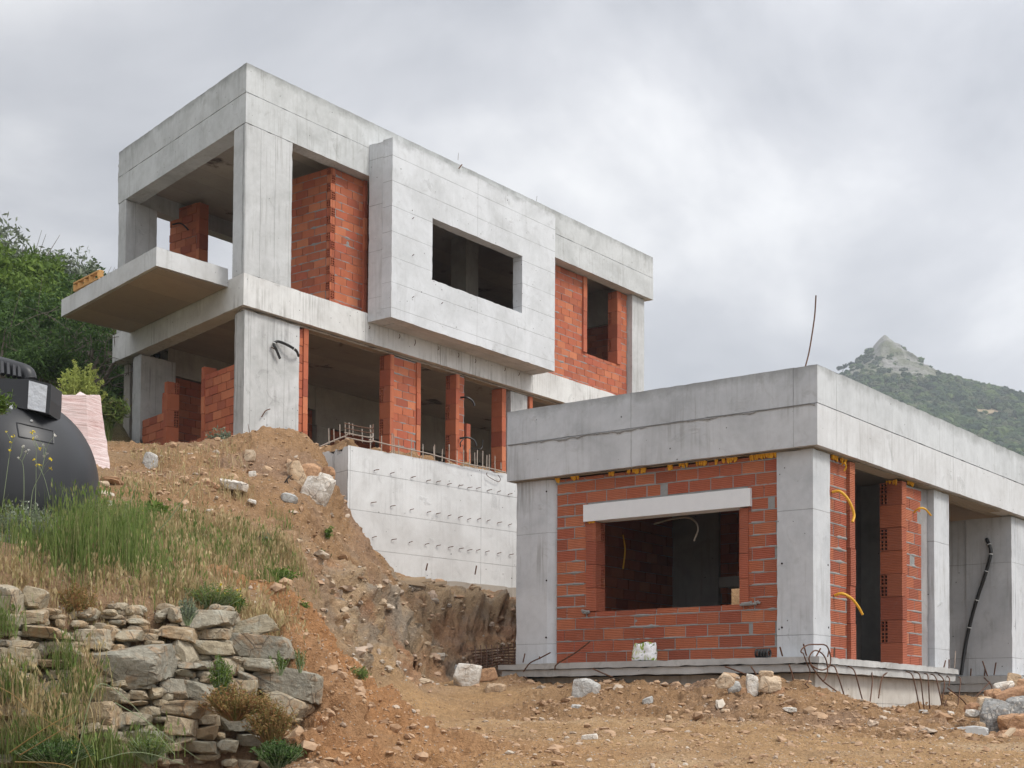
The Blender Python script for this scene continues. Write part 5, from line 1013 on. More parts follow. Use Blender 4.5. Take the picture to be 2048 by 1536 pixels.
# ---- wooden pallet on the balcony
M_wood = plain('fresh_timber', (.62, .36, .14), .75, c2=(.46, .25, .09), scale=10); M_woodG = plain('old_timber', (.52, .40, .27), .8, c2=(.34, .26, .18), scale=12)
bz = C1[2]+.21; def_z = lambda x, y: (lambda d: EYE+d*((bz-EYE[2])/d[2]))(ray(x, y))
pe1 = C1+np.r_[(dR*sk(1.9, -1.45)[0]+dL*sk(1.9, -1.45)[1])[:2], .205]
e1, e2 = sk(2.75, -1.50), sk(3.95, -1.50); E1 = C1+dR*e1[0]+dL*e1[1]; E2 = C1+dR*e2[0]+dL*e2[1]; E1[2] = E2[2] = C1[2]+.215
wp = empty('wooden_pallet', tuple((E1+E2)/2)); tag(wp, 'fresh orange timber frame lying on the balcony edge', 'pallet'); dd = (E2-E1)/np.linalg.norm(E2-E1); nn_ = np.array([dd[1], -dd[0], 0]); nn_ = nn_ if nn_@np.array([1, 0, 0]) > 0 else -nn_
def bar(c0, c1, w_, h_, up=np.array([0, 0, 1.0])):
    mb = MB(); d = (c1-c0)/np.linalg.norm(c1-c0); sd = np.cross(d, up); sd /= np.linalg.norm(sd); u2 = np.cross(sd, d)
    mb.add([c+sd*a*w_/2+u2*b*h_/2 for c in (c0, c1) for a, b in ((-1, -1), (1, -1), (1, 1), (-1, 1))], [(0, 1, 2, 3), (4, 7, 6, 5), (0, 4, 5, 1), (1, 5, 6, 2), (2, 6, 7, 3), (3, 7, 4, 0)]); return mb
half = np.linalg.norm(E2-E1)/2
for zz, in ((.03,), (.17,)):
    bar(-dd*half+np.array([0, 0, zz]), dd*half+np.array([0, 0, zz+.03]), .10, .03).build('board', M_wood, wp); bar(-dd*half+nn_*.6+np.array([0, 0, zz]), dd*half+nn_*.6+np.array([0, 0, zz]), .10, .03).build('board', M_wood, wp)
for t in (-.95, -.3, .1, .6, .95): bar(dd*half*t+np.array([0, 0, .05]), dd*half*t+np.array([0, 0, .16]), .09, .09, np.array([1.0, 0, 0])).build('block', M_wood, wp)
# ---- timber offcuts on the ledge, sticks, bag, pipe coil, mesh
tl = [((793, 1160), (850, 1157)), ((797, 1168), (862, 1160)), ((830, 1172), (893, 1165)), ((800, 1164), (848, 1170))]
for i, (a, b) in enumerate(tl):
    hp = hit((a[0]+b[0])/2, (a[1]+b[1])/2+5, 18, 30, 900); Y = hp[1]-.12-.05*i; p, q = atY(*a, Y), atY(*b, Y+.12); c = (p+q)/2; c[2] += .0; o = bar(p-c, q-c, .09, .05).build('timber_board', M_woodG); o.location = c
    tag(o, ['upper rear timber board of the small pile on the ledge', 'long middle timber board of the small pile on the ledge', 'front timber board of the ledge pile, reaching right', 'lowest timber board of the ledge pile, tilted'][i], 'timber board', 'timber boards on the ledge')
def stick(a, b, Ya, Yb, w_, lab, mat=M_woodG, nm='timber_board', cat='timber board'): p, q = atY(*a, Ya), atY(*b, Yb); c = (p+q)/2; o = bar(p-c, q-c, w_, w_*.5).build(nm, mat); o.location = c; tag(o, lab, cat)
stick((1998, 1486), (2026, 1458), 15.3, 15.6, .06, 'timber batten leaning on the rubble pile'); stick((1985, 1490), (2043, 1495), 15.3, 15.1, .07, 'dark board lying before the rubble pile'); stick((1988, 1488), (2020, 1489), 15.4, 15.4, .03, 'thin pale lath before the rubble pile')
rock(1930, 1472, 92, 30, Md_base, 'earth stained concrete footing block poking from the bank', 'footing_block', 77, 2, Y=15.9, rough=.01, cat='concrete block', boxy=1.0)
m_, nt_, b_ = newmat('printed_sack'); t_ = N(nt_, 'ShaderNodeTexCoord'); f_ = noise(nt_, t_.outputs['Object'], 6, 3, .6, 1.2); r_ = ramp(nt_, [(.38, (.13, .22, .04)), (.43, (.40, .47, .12)), (.47, (.70, .70, .70)), (.57, (.76, .76, .78)), (.61, (.08, .13, .06)), (.65, (.34, .42, .12)), (.69, (.70, .70, .72))]); L(nt_, f_, r_.inputs[0]); L(nt_, r_.outputs[0], b_.inputs['Base Color']); b_.inputs['Roughness'].default_value = .4; bump(nt_, b_, f_, .03, .8)
p = C2+dR*(-.10)+dL*((locu(1290, 1320, -.1))[1]); UV = np.linspace(-1, 1, 26); G = np.zeros((2, 26, 26, 3))
for k_, sg in ((0, 1), (1, -1)):
    uu, vv = np.meshgrid(UV, UV); wd_ = .200*(1-.14*(vv+1)/2-.05*vv**4); G[k_, ..., 0] = uu*wd_*sg; G[k_, ..., 2] = vv*.128*(1-.05*uu**4)+.012*np.sin(uu*5+1)*(vv > .8)+.010*uu*(vv > .3)
    G[k_, ..., 1] = -sg*(.008+.085*np.clip(1-uu**4, 0, 1)**.7*np.clip(1-((vv+.25)/1.25)**4, 0, 1)**.8)
mb = MB(); 
for k_ in (0, 1):
    Vv = G[k_].reshape(-1, 3); fr_ = (fbm(Vv*np.array([1, 1, 1])+4, 9, 4, .6)*.022)[:, None]; G[k_] = (Vv+np.array([.3, -(1-2*k_), .4])*fr_).reshape(G[k_].shape); mb.grid(G[k_])
V = np.concatenate(mb.V); F = mb.F
o = link('sack', mk_mesh('sack', V, F, [m_], True), None, (p[0], p[1], C2[2]+.130), (-.12, 0, A-math.pi/2)); tag(o, 'crumpled white sack with green print standing on the slab against the bricks', 'sack')
mb = MB(); p = C2+dR*(-.08)+dL*(locu(1526, 1310, -.08)[1]); 
for k in range(5): mb.tube([np.array([.0, -.08+.04*k, .035+.05*math.sin(t)])+np.array([.05*math.cos(t), 0, 0]) for t in np.linspace(0, 6.28, 14)], .017, 6)
o = mb.build('pipe_coil', M_pipeK, None, True); o.location = (p[0], p[1], C2[2]+.03); o.rotation_euler = (0, 0, A); tag(o, 'short roll of black corrugated pipe on the slab by the corner column', 'pipe')
# rusty reinforcing mesh dumped between cut and house
ms = empty('steel_mesh', tuple(atY(985, 1325, 23.0))); tag(ms, 'rusty reinforcing cage dumped below the cut behind the low house', 'steel mesh'); o0 = np.array(ms.location)
for k in range(7): mb = MB(); y0 = 1298+k*5; mb.tube([atY(942+k*2, y0+4+k, 22.9-.1*k)-o0, atY(1000, y0-1, 22.8-.1*k)-o0, atY(1045, y0-6+k*1.5, 22.6-.1*k)-o0], .011, 5); mb.build('mesh_bar', M_rebar, ms)
for k in range(9): mb = MB(); x = 950+k*11; mb.tube([atY(x, 1292-k*.8, 22.9)-o0, atY(x+2, 1312, 22.5)-o0, atY(x+1, 1334, 22.2)-o0], .008, 5); mb.build('mesh_bar', M_rebar, ms)
# ------------------------------------------------------------------ vegetation
def leafmat(name, cols, trans=.25, rough=.6):
    m, nt, b = newmat(name); g = N(nt, 'ShaderNodeNewGeometry'); r = ramp(nt, [(i/(len(cols)-1), c) for i, c in enumerate(cols)]); L(nt, g.outputs['Random Per Island'], r.inputs[0]); L(nt, r.outputs[0], b.inputs['Base Color'])
    b.inputs['Roughness'].default_value = rough; b.inputs['Specular IOR Level'].default_value = .15
    if trans:
        t = N(nt, 'ShaderNodeBsdfTranslucent'); L(nt, r.outputs[0], t.inputs['Color']); mx = N(nt, 'ShaderNodeMixShader', Fac=trans); L(nt, b.outputs[0], mx.inputs[1]); L(nt, t.outputs[0], mx.inputs[2])
        o = [n for n in nt.nodes if n.type == 'OUTPUT_MATERIAL'][0]; L(nt, mx.outputs[0], o.inputs[0])
    return m
M_lfA = leafmat('leaf_bright', [(.07, .12, .02), (.13, .20, .035), (.05, .09, .018), (.19, .27, .05)])
M_lfB = leafmat('leaf_dark', [(.045, .085, .022), (.07, .13, .03), (.03, .06, .02), (.10, .17, .04)])
M_lfC = leafmat('leaf_grey', [(.17, .20, .14), (.24, .27, .20), (.12, .15, .10)])
M_lfY = leafmat('leaf_yellow_green', [(.40, .46, .12), (.50, .55, .17), (.32, .38, .09)])
M_grG = leafmat('grass_green', [(.10, .16, .035), (.15, .22, .05), (.20, .24, .08), (.08, .13, .03), (.26, .24, .11)], .3)
M_grD = leafmat('grass_dry', [(.44, .34, .17), (.52, .43, .25), (.36, .25, .13), (.30, .27, .12)], .3)
M_grR = leafmat('plant_red', [(.30, .13, .07), (.22, .19, .06), (.36, .20, .09), (.14, .17, .05)], .2)
M_bark = plain('bark', (.20, .17, .14), .9, c2=(.10, .085, .07), scale=20)
M_fly = plain('yellow_petal', (.80, .62, .03), .6, bmp=0); M_flw = plain('white_petal', (.75, .74, .68), .6, bmp=0)
def leaves(C_, n, size, rs, aspect=1.6, flat=0):
    """n quads at points C_ with random orientation"""
    a = rs.normal(0, 1, (n, 3)); a[:, 2] *= (1-flat); a /= np.linalg.norm(a, axis=1, keepdims=True); b = rs.normal(0, 1, (n, 3)); b -= a*(a*b).sum(1, keepdims=True); b /= np.linalg.norm(b, axis=1, keepdims=True)
    s = size*rs.uniform(.6, 1.3, n)[:, None]; a = a*s*aspect; b = b*s
    V = np.stack([C_-a, C_-b*.55, C_+a, C_+b*.55], 1).reshape(-1, 3); F = np.arange(4*n).reshape(n, 4); return V, F
def crownpts(rs, n, R, nl=16, open_=.25, lump=.42):
    """clumps spread through an uneven crown volume"""
    cl = []
    for i in range(nl):
        d = rs.normal(0, 1, 3); d /= np.linalg.norm(d); d[2] = abs(d[2])*.9-.25; r = rs.uniform(.45, .95); cl.append((d*r, rs.uniform(.22, lump)))
    P = []
    w = np.array([c[1]**2 for c in cl]); w /= w.sum(); k = rs.choice(nl, n, p=w)
    D = rs.normal(0, 1, (n, 3)); D /= np.linalg.norm(D, axis=1, keepdims=True); rr = rs.rand(n)**.45
    C_ = np.array([c[0] for c in cl])[k]+D*(np.array([c[1] for c in cl])[k]*rr)[:, None]
    C_ = C_+np.stack([fbm(C_*1.0+9, 4, 3), fbm(C_+19, 4, 3), fbm(C_+29, 4, 3)], 1)*.16
    return C_*np.array(R), [c[0]*np.array(R) for c in cl]
def limb(mb, a, b, r0, r1, rs, k=4, wig=.10):
    P = [a+(b-a)*t+rs.normal(0, wig, 3)*np.linalg.norm(b-a)*(1 if 0 < t < 1 else 0)*.5 for t in np.linspace(0, 1, k)]; mb.tube(spline(P, 3), r0, 5, r1=r1, caps=False)
def bush_proto(seed, R, n, size, mat, trunk_h, nl=16, dead=0):
    rs = np.random.RandomState(seed); Cc, cl = crownpts(rs, n, R, nl); Cc[:, 2] += trunk_h; V, F = leaves(Cc, n, size, rs); crown = mk_mesh('crown', V, F, [mat])
    mb = MB()
    for c in cl: limb(mb, np.array([rs.normal(0, .06), rs.normal(0, .06), 0]), c*.85+np.array([0, 0, trunk_h]), .05*R[0]/1.5+.02, .010, rs)
    for i in range(dead):
        d = rs.normal(0, 1, 3); d[2] = rs.uniform(-.1, .9); d /= np.linalg.norm(d); e = d*np.array(R)*rs.uniform(.7, 1.15)+np.array([0, 0, trunk_h*.5]); limb(mb, np.array([0, 0, .1]), e, .03, .006, rs, 5, .14)
        for j in range(4): f = e+rs.normal(0, .35, 3)*R[0]*.5; limb(mb, e*rs.uniform(.5, .95), f, .012, .004, rs, 3)
    V = np.concatenate(mb.V); trunk = mk_mesh('trunk', V, mb.F, [M_bark], True); return crown, trunk
def plant(name, crown, trunk, p, sc, rz, label, cat, group):
    o = empty(name, tuple(p), rz); o.scale = (sc, sc, sc) if not hasattr(sc, '__len__') else sc; tag(o, label, cat, group); link('crown', crown, o); link('trunk', trunk, o); return o
pA = bush_proto(1, (1.9, 1.7, 1.5), 9500, .055, M_lfA, 1.3, 20); pA2 = bush_proto(2, (1.7, 1.7, 1.7), 9500, .055, M_lfA, 1.5, 18)
pB = bush_proto(3, (1.9, 1.8, 1.6), 9000, .055, M_lfB, 1.2, 18); pC = bush_proto(4, (1.5, 1.4, 1.6), 3800, .05, M_lfC, 1.4, 14, 6); pD = bush_proto(5, (2.0, 1.6, 1.3), 1800, .045, M_lfB, .9, 10, 16)
BU = [(-20, 602, 40, pA, 1.25, 'bright green bushy tree cut by the left edge'), (52, 622, 41, pA2, 1.25, 'large bright green tree in the middle of the scrub'), (105, 667, 37, pA, 1.1, 'bright green tree spreading left of the balcony'), (20, 675, 36, pA2, 1.1, 'green bush below the large bright tree'), (172, 602, 50, pB, .95, 'dark round evergreen on the skyline left of the house'),
      (118, 597, 49, pC, 1.3, 'grey green olive like bush on the skyline'), (0, 560, 48, pC, 1.5, 'tall grey green tree at the top left of the hill'), (196, 630, 46, pA, .55, 'light green bush touching the house column'), (200, 594, 52, pC, .6, 'thin grey bush just beside the upper column'), (60, 582, 52, pC, 1.1, 'sparse grey bush peeking over the bright trees'), (150, 642, 44, pA2, .95, 'green bush above the timber on the balcony'), (180, 700, 40, pA2, .42, 'small bright bush below the balcony'),
      (60, 685, 33, pD, 1.0, 'tangle of bare grey branches under the green trees'), (120, 680, 34, pD, 1.05, 'dead branching shrub under the balcony'), (10, 705, 31, pD, .9, 'dark thicket of dead stems behind the tank'), (165, 715, 31, pD, .8, 'dark scrub behind the yellow green plant'), (205, 715, 36, pB, .45, 'dark bush in the gap beside the lower column'), (222, 775, 34, pB, .35, 'low dark bush at the foot of the lower column'), (90, 750, 29, pB, .5, 'low dark bush over the pallet'),
      (-40, 705, 34, pB, 1.1, 'dark bush at the far left behind the tank'), (85, 665, 42, pB, 1.3, 'dark evergreen filling the gap in the scrub'), (30, 675, 40, pB, 1.25, 'dark evergreen low in the scrub on the left'), (140, 665, 42, pB, 1.15, 'dark evergreen low in the scrub under the balcony'), (165, 655, 46, pB, 1.0, 'dark evergreen low in the scrub beside the house')]
rs = np.random.RandomState(6)
for (x, y, Y, pr, sc, lab) in BU:
    p = atY(x, y, Y); h = {id(pA): 1.3, id(pA2): 1.5, id(pB): 1.2, id(pC): 1.4, id(pD): .9}[id(pr)]*sc; p = p-np.array([0, 0, h]); plant('evergreen_bush' if pr is not pD else 'bare_shrub', pr[0], pr[1], p, sc, rs.rand()*6.28, lab, 'bush', 'scrub on the hillside')
# undergrowth mass on the far slope
def scatter_leaf(name, label, n, fn, size, mat, seed, hmax=.5, kind='stuff', cat='undergrowth', aspect=1.6):
    rs = np.random.RandomState(seed); XY = fn(rs, n); XY = XY[(XY-C1[:2])@dL[:2]-.0 > np.where(XY[:, 0]/XY[:, 1] > -.27, 9.5, 3)]; n = len(XY); z = H0(XY[:, 0], XY[:, 1]); h = rs.rand(n)**1.5*hmax*np.clip(fbm(np.c_[XY, z], .5, 3)*2+.7, .1, 1.5)
    V, F = leaves(np.c_[XY, z+h], n, size, rs, aspect); o = link(name, mk_mesh(name, V, F, [mat])); tag(o, label, cat, kind=kind); return o
scatter_leaf('undergrowth', 'dense dark undergrowth covering the hillside', 52000, wedge(-.40, -.10, 32, 60), .085, M_lfB, 3, 1.7)
scatter_leaf('undergrowth', 'lighter green scrub between the hillside bushes', 16000, wedge(-.40, -.22, 36, 54), .06, M_lfA, 4, 1.8)
# far hillside behind to the right stays low behind the houses
# ---- grass
def blades(name, label, base, h, width, mat, seed, lean=.25, seeds=0, curve=.35, sm=None):
    rs = np.random.RandomState(seed); n = len(base); hh = h*rs.uniform(.45, 1.15, n)*(1 if sm is None else sm); a = rs.rand(n)*6.28; ln = rs.rand(n)*lean*hh; d = np.stack([np.cos(a)*ln, np.sin(a)*ln, hh], 1)
    side = np.stack([-np.sin(a+rs.normal(0, .8, n)), np.cos(a), np.zeros(n)], 1)*(width*rs.uniform(.6, 1.3, n))[:, None]
    p1 = base+d*.5-np.stack([d[:, 0], d[:, 1], -d[:, 2]*.2], 1)*curve*.5; p2 = base+d; V = np.stack([base-side, base+side, p1+side*.8, p1-side*.8, p2], 1).reshape(-1, 3); i = np.arange(n)[:, None]*5
    F = np.concatenate([i+np.array([[0, 1, 2]]), i+np.array([[0, 2, 3]]), i+np.array([[3, 2, 4]])])
    if seeds:
        k = rs.rand(n) < seeds; q = p2[k]; m_ = k.sum(); o = len(V); nb = 3
        c = np.repeat(q, nb, 0)+rs.normal(0, 1, (m_*nb, 3))*np.array([.006, .006, .02]); t = d[k]/np.linalg.norm(d[k], axis=1, keepdims=True); t = np.repeat(t, nb, 0)*.022; sd = np.repeat(side[k], nb, 0)*2.0
        V2 = np.stack([c-t, c+sd, c+t, c-sd], 1).reshape(-1, 3); j = np.arange(m_*nb)[:, None]*4+o; F = np.concatenate([F, j+np.array([[0, 1, 2]]), j+np.array([[0, 2, 3]])]); V = np.concatenate([V, V2])
    o = link(name, mk_mesh(name, V, F, [mat])); tag(o, label, 'grass', kind='stuff'); return o
def tufts(rs, n, cx0, cx1, cy0, cy1, k=60, spread=.12, yfun=None, dens=None):
    """clumped positions inside an area given by sight lines"""
    out = []
    while len(out) < n:
        x, y = rs.uniform(cx0, cx1), rs.uniform(cy0, cy1)
        if dens is not None and rs.rand() > dens(x, y): continue
        p = hit(x, y, 8, 30, 260); m_ = rs.randint(k//2, k*2); q = p[None, :2]+rs.normal(0, spread, (m_, 2)); out.extend(q.tolist())
    q = np.array(out[:n]); return np.c_[q, TH(q[:, 0], q[:, 1])-.02]
rs = np.random.RandomState(12)
dz = lambda x, y: np.clip(1.25-abs((y-(1035+.22*x))/115), 0, 1)
B1 = tufts(rs, 3600, -30, 590, 1040, 1190, 40, .10, dens=dz); blades('grass', 'tall green grass and wild oats on the terrace above the stone wall', B1, .21, .0030, M_grG, 1, .35, .25)
B2 = tufts(rs, 2600, 240, 600, 1050, 1160, 50, .11, dens=lambda x, y: np.clip(1.2-abs((y-(1010+.24*x))/85), 0, 1)); blades('dry_grass', 'dry tan seeding grass on the terrace above the stone wall', B2, .16, .0028, M_grD, 2, .3, .8)
B3 = tufts(rs, 1100, 130, 290, 1075, 1150, 60, .08); blades('grass', 'very tall bluish grass clump beside the tank', B3, .48, .0028, M_grG, 3, .30, .3)
B4 = tufts(rs, 2600, 0, 560, 1150, 1250, 50, .10, dens=lambda x, y: .5); blades('dry_grass', 'thin dry grass hanging over the top of the stone wall', B4, .11, .003, M_grD, 4, .6, .4)
def onwall(rs, n, cs):
    out = []
    for (x, y, r) in cs:
        m_ = int(n*r*r/sum(c[2]**2 for c in cs)); a = rs.normal(0, .5, (m_, 2))*r
        for u, v in a: out.append(atY(x+u, y+abs(v)*.5, wallY(x, y)-.06-rs.rand()*.14))
    return np.array(out)
B5 = onwall(rs, 2600, [(60, 1500, 110), (200, 1520, 90), (20, 1380, 60), (130, 1330, 45), (300, 1500, 50), (110, 1430, 60), (10, 1260, 40), (150, 1380, 50)]); blades('grass', 'long thin green grass growing up before the left of the stone wall', B5, .20, .0022, M_grG, 5, .45, .25)
B6 = onwall(rs, 450, [(60, 1470, 90), (20, 1400, 60), (150, 1440, 60), (170, 1370, 50)]); blades('dry_grass', 'pale wild oats in front of the left of the stone wall', B6, .27, .0022, M_grD, 6, .55, 1.0)
B7 = tufts(rs, 6000, 0, 240, 790, 960, 60, .3); blades('grass', 'green meadow grass behind the tank', np.array([*wedge(-.36, -.27, 19, 31)(rs, 9000).T]).T @ np.eye(2) if False else np.c_[(w7 := wedge(-.37, -.275, 27, 34)(rs, 7000)), H0(w7[:, 0], w7[:, 1])], .6, .008, M_grG, 7, .3, .2)
B8 = tufts(rs, 900, 260, 480, 905, 1000, 30, .12); blades('dry_grass', 'sparse dry stalks on the upper slope', B8, .18, .004, M_grD, 8, .5, .3)
M_reed = leafmat('long_stem', [(.22, .30, .16), (.30, .34, .20)], .2)
# ---- leafy weeds, each its own plant
def weed(px, py, wpx, hpx, mat, label, seed, n=500, size=.012, Y=None, name='wild_plant', cat='plant', flowers=None, aspect=2.0, spiky=False, group=None):
    rs = np.random.RandomState(seed); p = hit(px, py+hpx*.5, 8, 30, 400) if Y is None else atY(px, py+hpx*.5, Y); s = p[1]/FPX; W_, H_ = wpx*s*.5, hpx*s; n, size = (int(n*1.9), size*.62) if p[1] < 12.6 else (n, size); o = empty(name, tuple(p)); tag(o, label, cat, group)
    mb = MB(); ns = max(6, int(n/35)); tips = []
    for i in range(ns):
        a = rs.rand()*6.28; r = W_*rs.rand()**.5; e = np.array([math.cos(a)*r, math.sin(a)*r*.8, H_*rs.uniform(.5, 1)*(1-.35*(r/W_)**2)]); limb(mb, np.array([0, 0, -.02])+e*np.array([.15, .15, 0]), e, .0035*max(1, s*250), .0015*max(1, s*250), rs, 4, .06); tips.append(e)
    st = mk_mesh('stem', np.concatenate(mb.V), mb.F, [M_reed if mat is not M_grR else M_grR], True); link('stem', st, o)
    T_ = np.array(tips)[rs.randint(0, ns, n)]; t = rs.uniform(.25, 1.02, n)[:, None]; C_ = T_*t*np.array([1, 1, 1.0])+rs.normal(0, 1, (n, 3))*size*(1.6 if not spiky else .8)
    V, F = leaves(C_, n, size, rs, aspect); link('foliage', mk_mesh('foliage', V, F, [mat]), o)
    if flowers:
        m_, k, fs = flowers; q = T_[:k]*rs.uniform(.95, 1.1, k)[:, None]; V, F = leaves(q, k, fs, rs, 1.0); link('blossom', mk_mesh('blossom', V, F, [m_]), o)
    return o
def plume(px, py, wpx, hpx, Y, label, seed):
    rs = np.random.RandomState(seed); p = atY(px, py+hpx*.5, Y); q = Y/FPX; W_, H_ = wpx*q*.5, hpx*q; o = empty('yellow_green_shrub', tuple(p)); tag(o, label, 'shrub'); mb = MB(); C_ = []
    for i in range(26):
        x = rs.uniform(-1, 1)*W_; h = H_*(rs.uniform(.45, 1.0))*(1-.35*abs(x/W_)); e = np.array([x, rs.uniform(-.6, .6)*W_, h]); b0 = e*np.array([.35, .35, 0]); limb(mb, b0, e, .014, .005, rs, 4, .05)
        for k in range(26):
            t = rs.uniform(.25, 1); c = b0+(e-b0)*t; d = np.array([rs.normal(0, 1), rs.normal(0, 1), rs.uniform(.5, 1.4)]); d /= np.linalg.norm(d); l = .22*(1.15-t); limb(mb, c, c+d*l, .005, .003, rs, 3, .02)
            for m in range(5): C_.append(c+d*l*rs.uniform(.5, 1.1)+rs.normal(0, .012, 3))
    link('stem', mk_mesh('stem', np.concatenate(mb.V), mb.F, [M_lfY], True), o); C_ = np.array(C_); V, F = leaves(C_, len(C_), .016, rs, 2.2); link('foliage', mk_mesh('foliage', V, F, [M_lfY]), o)
plume(162, 762, 92, 112, 26.5, 'tall feathery yellow green shrub glowing behind the wrapped pallet', 1)
WD = [(642, 1112, 46, 30, M_lfB, 'dark green cushion plant alone on the bare slope', 2, 1100, .016, None), (312, 1022, 44, 34, M_lfA, 'broad leaved green weed on the bare slope above the grass', 3, 420, .028, None), (654, 1064, 18, 22, M_lfA, 'small green sprig at the foot of the white boulder', 4, 220, .014, None),
      (436, 872, 60, 44, M_lfC, 'grey green weed on the mound crest before the brick wall', 5, 420, .022, 23.4), (606, 1222, 26, 50, M_lfA, 'green grassy weed hanging at the orange earth edge', 6, 260, .016, 11.5), (548, 1150, 90, 40, M_lfA, 'low leafy green plants at the right end of the terrace', 7, 2000, .012, None), (215, 1040, 170, 100, M_grG, 'mixed green weeds in the middle of the tall grass', 8, 2600, .012, None),
      (55, 1055, 150, 110, M_lfC, 'pale grey green bush with white flowers below the tank', 9, 4200, .014, 12.2), (15, 1110, 90, 110, M_lfC, 'silvery leaved bush at the left edge under the tank', 10, 2600, .014, 11.2), (160, 1200, 90, 90, M_grR, 'brown wiry bush over the left part of the stone wall', 11, 1300, .010, None), (420, 1190, 130, 60, M_grG, 'green and yellow flowering plants over the wall top', 12, 1800, .010, None),
      (470, 1205, 50, 46, M_lfA, 'small leafy clump on the earth above the wall stones', 13, 700, .011, None), (375, 1215, 40, 60, M_lfC, 'grey green wispy plant in front of the long top stone', 14, 600, .009, 9.75), (440, 1345, 50, 80, M_lfA, 'upright green plant growing from the wall joint', 15, 900, .010, 9.75), (470, 1400, 150, 70, M_grR, 'reddish green creeping plant across the wall', 16, 3600, .010, 9.75),
      (540, 1440, 110, 90, M_grR, 'red brown leafed bush at the lower right of the wall', 17, 3200, .010, 9.7), (555, 1505, 110, 60, M_lfB, 'dark green low plant at the bottom of the wall', 18, 2200, .011, 9.5), (110, 1500, 170, 60, M_lfB, 'green leafy patch at the bottom left of the wall', 19, 2600, .010, 8.85), (560, 1320, 50, 50, M_lfA, 'slim green weed between two slabs at the wall end', 20, 240, .008, 10.0), (600, 1315, 40, 50, M_grG, 'thin upright weed beside the pointed slab', 21, 200, .008, 10.1),
      (715, 1345, 60, 24, M_grG, 'sparse green sprigs at the foot of the rocky slope', 22, 260, .014, None), (1, 800, 60, 50, M_lfA, 'leafy twig hanging in front of the tank', 23, 260, .022, 12.3), (225, 815, 60, 50, M_grG, 'grassy green hummock between the pallet and the column', 24, 1500, .03, 27.0), (300, 1490, 90, 60, M_grG, 'green tuft at the foot of the wall centre', 25, 1300, .009, 9.1), (525, 1075, 40, 20, M_lfC, 'little grey tuft on the bare slope above the terrace', 26, 200, .014, None)]
for (x, y, w_, h_, m_, lab, sd, n, sz, Y) in WD:
    fl = {9: (M_flw, 120, .008), 12: (M_fly, 26, .012), 13: (M_fly, 8, .011), 19: (M_fly, 7, .010), 8: (M_fly, 10, .012)}.get(sd)
    weed(x, y, w_, h_, m_, lab, sd, n, sz, Y, flowers=fl, spiky=sd in (2, 14, 20, 21))
def flower(pts, Y, label, seed, head=M_fly, nh=5, hs=.010, r=.0024):
    rs = np.random.RandomState(seed); p0 = atY(*pts[0], Y); o = empty('flower_stem', tuple(p0)); tag(o, label, 'flower'); P = spline([atY(x, y, Y+rs.uniform(-.03, .03))-p0 for x, y in pts], 4); mb = MB(); mb.tube(P, r, 5, r1=r*.6)
    ends = [P[-1]]
    for k in range(nh-1):
        q = P[-1-rs.randint(1, max(2, len(P)//2))]; e = q+np.array([rs.uniform(-.08, .08), rs.uniform(-.04, .04), rs.uniform(.05, .13)]); limb(mb, q, e, r*.6, r*.4, rs, 3); ends.append(e)
    mb.build('stem', M_reed, o); C_ = np.repeat(np.array(ends), 7, 0)+rs.normal(0, hs*.5, (7*len(ends), 3)); V, F = leaves(C_, len(C_), hs, rs, 1.0); link('blossom', mk_mesh('blossom', V, F, [head]), o)
for i, (pts, lab, hd) in enumerate([([(4, 1020), (12, 960), (20, 905), (28, 872)], 'yellow flowered stalk rising at the left before the tank', M_fly), ([(46, 1030), (48, 980), (46, 930), (36, 915)], 'branching stalk with white drooping buds before the tank', M_flw), ([(70, 1020), (72, 960), (73, 900), (80, 897)], 'tallest yellow flowered stalk before the tank', M_fly), ([(60, 1030), (66, 980), (82, 945), (92, 900), (88, 912)], 'leaning stalk with one white bud before the tank', M_flw), ([(100, 1000), (90, 960), (78, 930)], 'short forked stalk crossing the tall ones before the tank', M_fly)]): flower(pts, 11.9, lab, 40+i, hd)
# long arching grass stems in front of the wall
for i, (pts, r, m_, lab) in enumerate([([(150, 1536), (170, 1440), (190, 1378), (215, 1370), (260, 1405), (300, 1450), (350, 1510)], .003, M_reed, 'long pale grass stem arching over the middle of the wall'), ([(230, 1405), (290, 1440), (330, 1470), (400, 1520)], .0025, M_reed, 'straight green stem slanting down across the wall'), ([(200, 1520), (260, 1505), (310, 1510), (370, 1530)], .003, M_reed, 'low arching stem along the bottom of the wall'),
                                       ([(0, 1375), (30, 1392), (60, 1420), (110, 1450), (160, 1480), (190, 1536)], .0028, M_grR, 'dark brown stem slanting from the left edge'), ([(20, 1505), (70, 1470), (110, 1445), (155, 1422)], .0045, M_grR, 'upper of two thick red brown stems at the lower left'), ([(40, 1510), (90, 1480), (140, 1450)], .004, M_grR, 'lower of two thick red brown stems at the lower left'), ([(30, 1524), (90, 1525), (130, 1530), (150, 1540)], .004, M_grR, 'reddish stem lying along the bottom left'),
                                       ([(300, 1080), (345, 1030), (375, 985), (395, 965)], .004, M_reed, 'tall bare grass stalk leaning right above the terrace'), ([(245, 1040), (262, 1000), (275, 965)], .004, M_reed, 'tall grass stalk over the bare slope')]):
    Y = 12.4 if pts[0][1] < 1200 else 8.72; p0 = atY(*pts[0], Y); mb = MB(); mb.tube(spline([atY(x, y, Y-.05*math.sin(k))-p0 for k, (x, y) in enumerate(pts)], 5), r, 5, r1=r*.5); o = mb.build('grass_stem', m_, None, True); o.location = tuple(p0); tag(o, lab, 'grass stem')
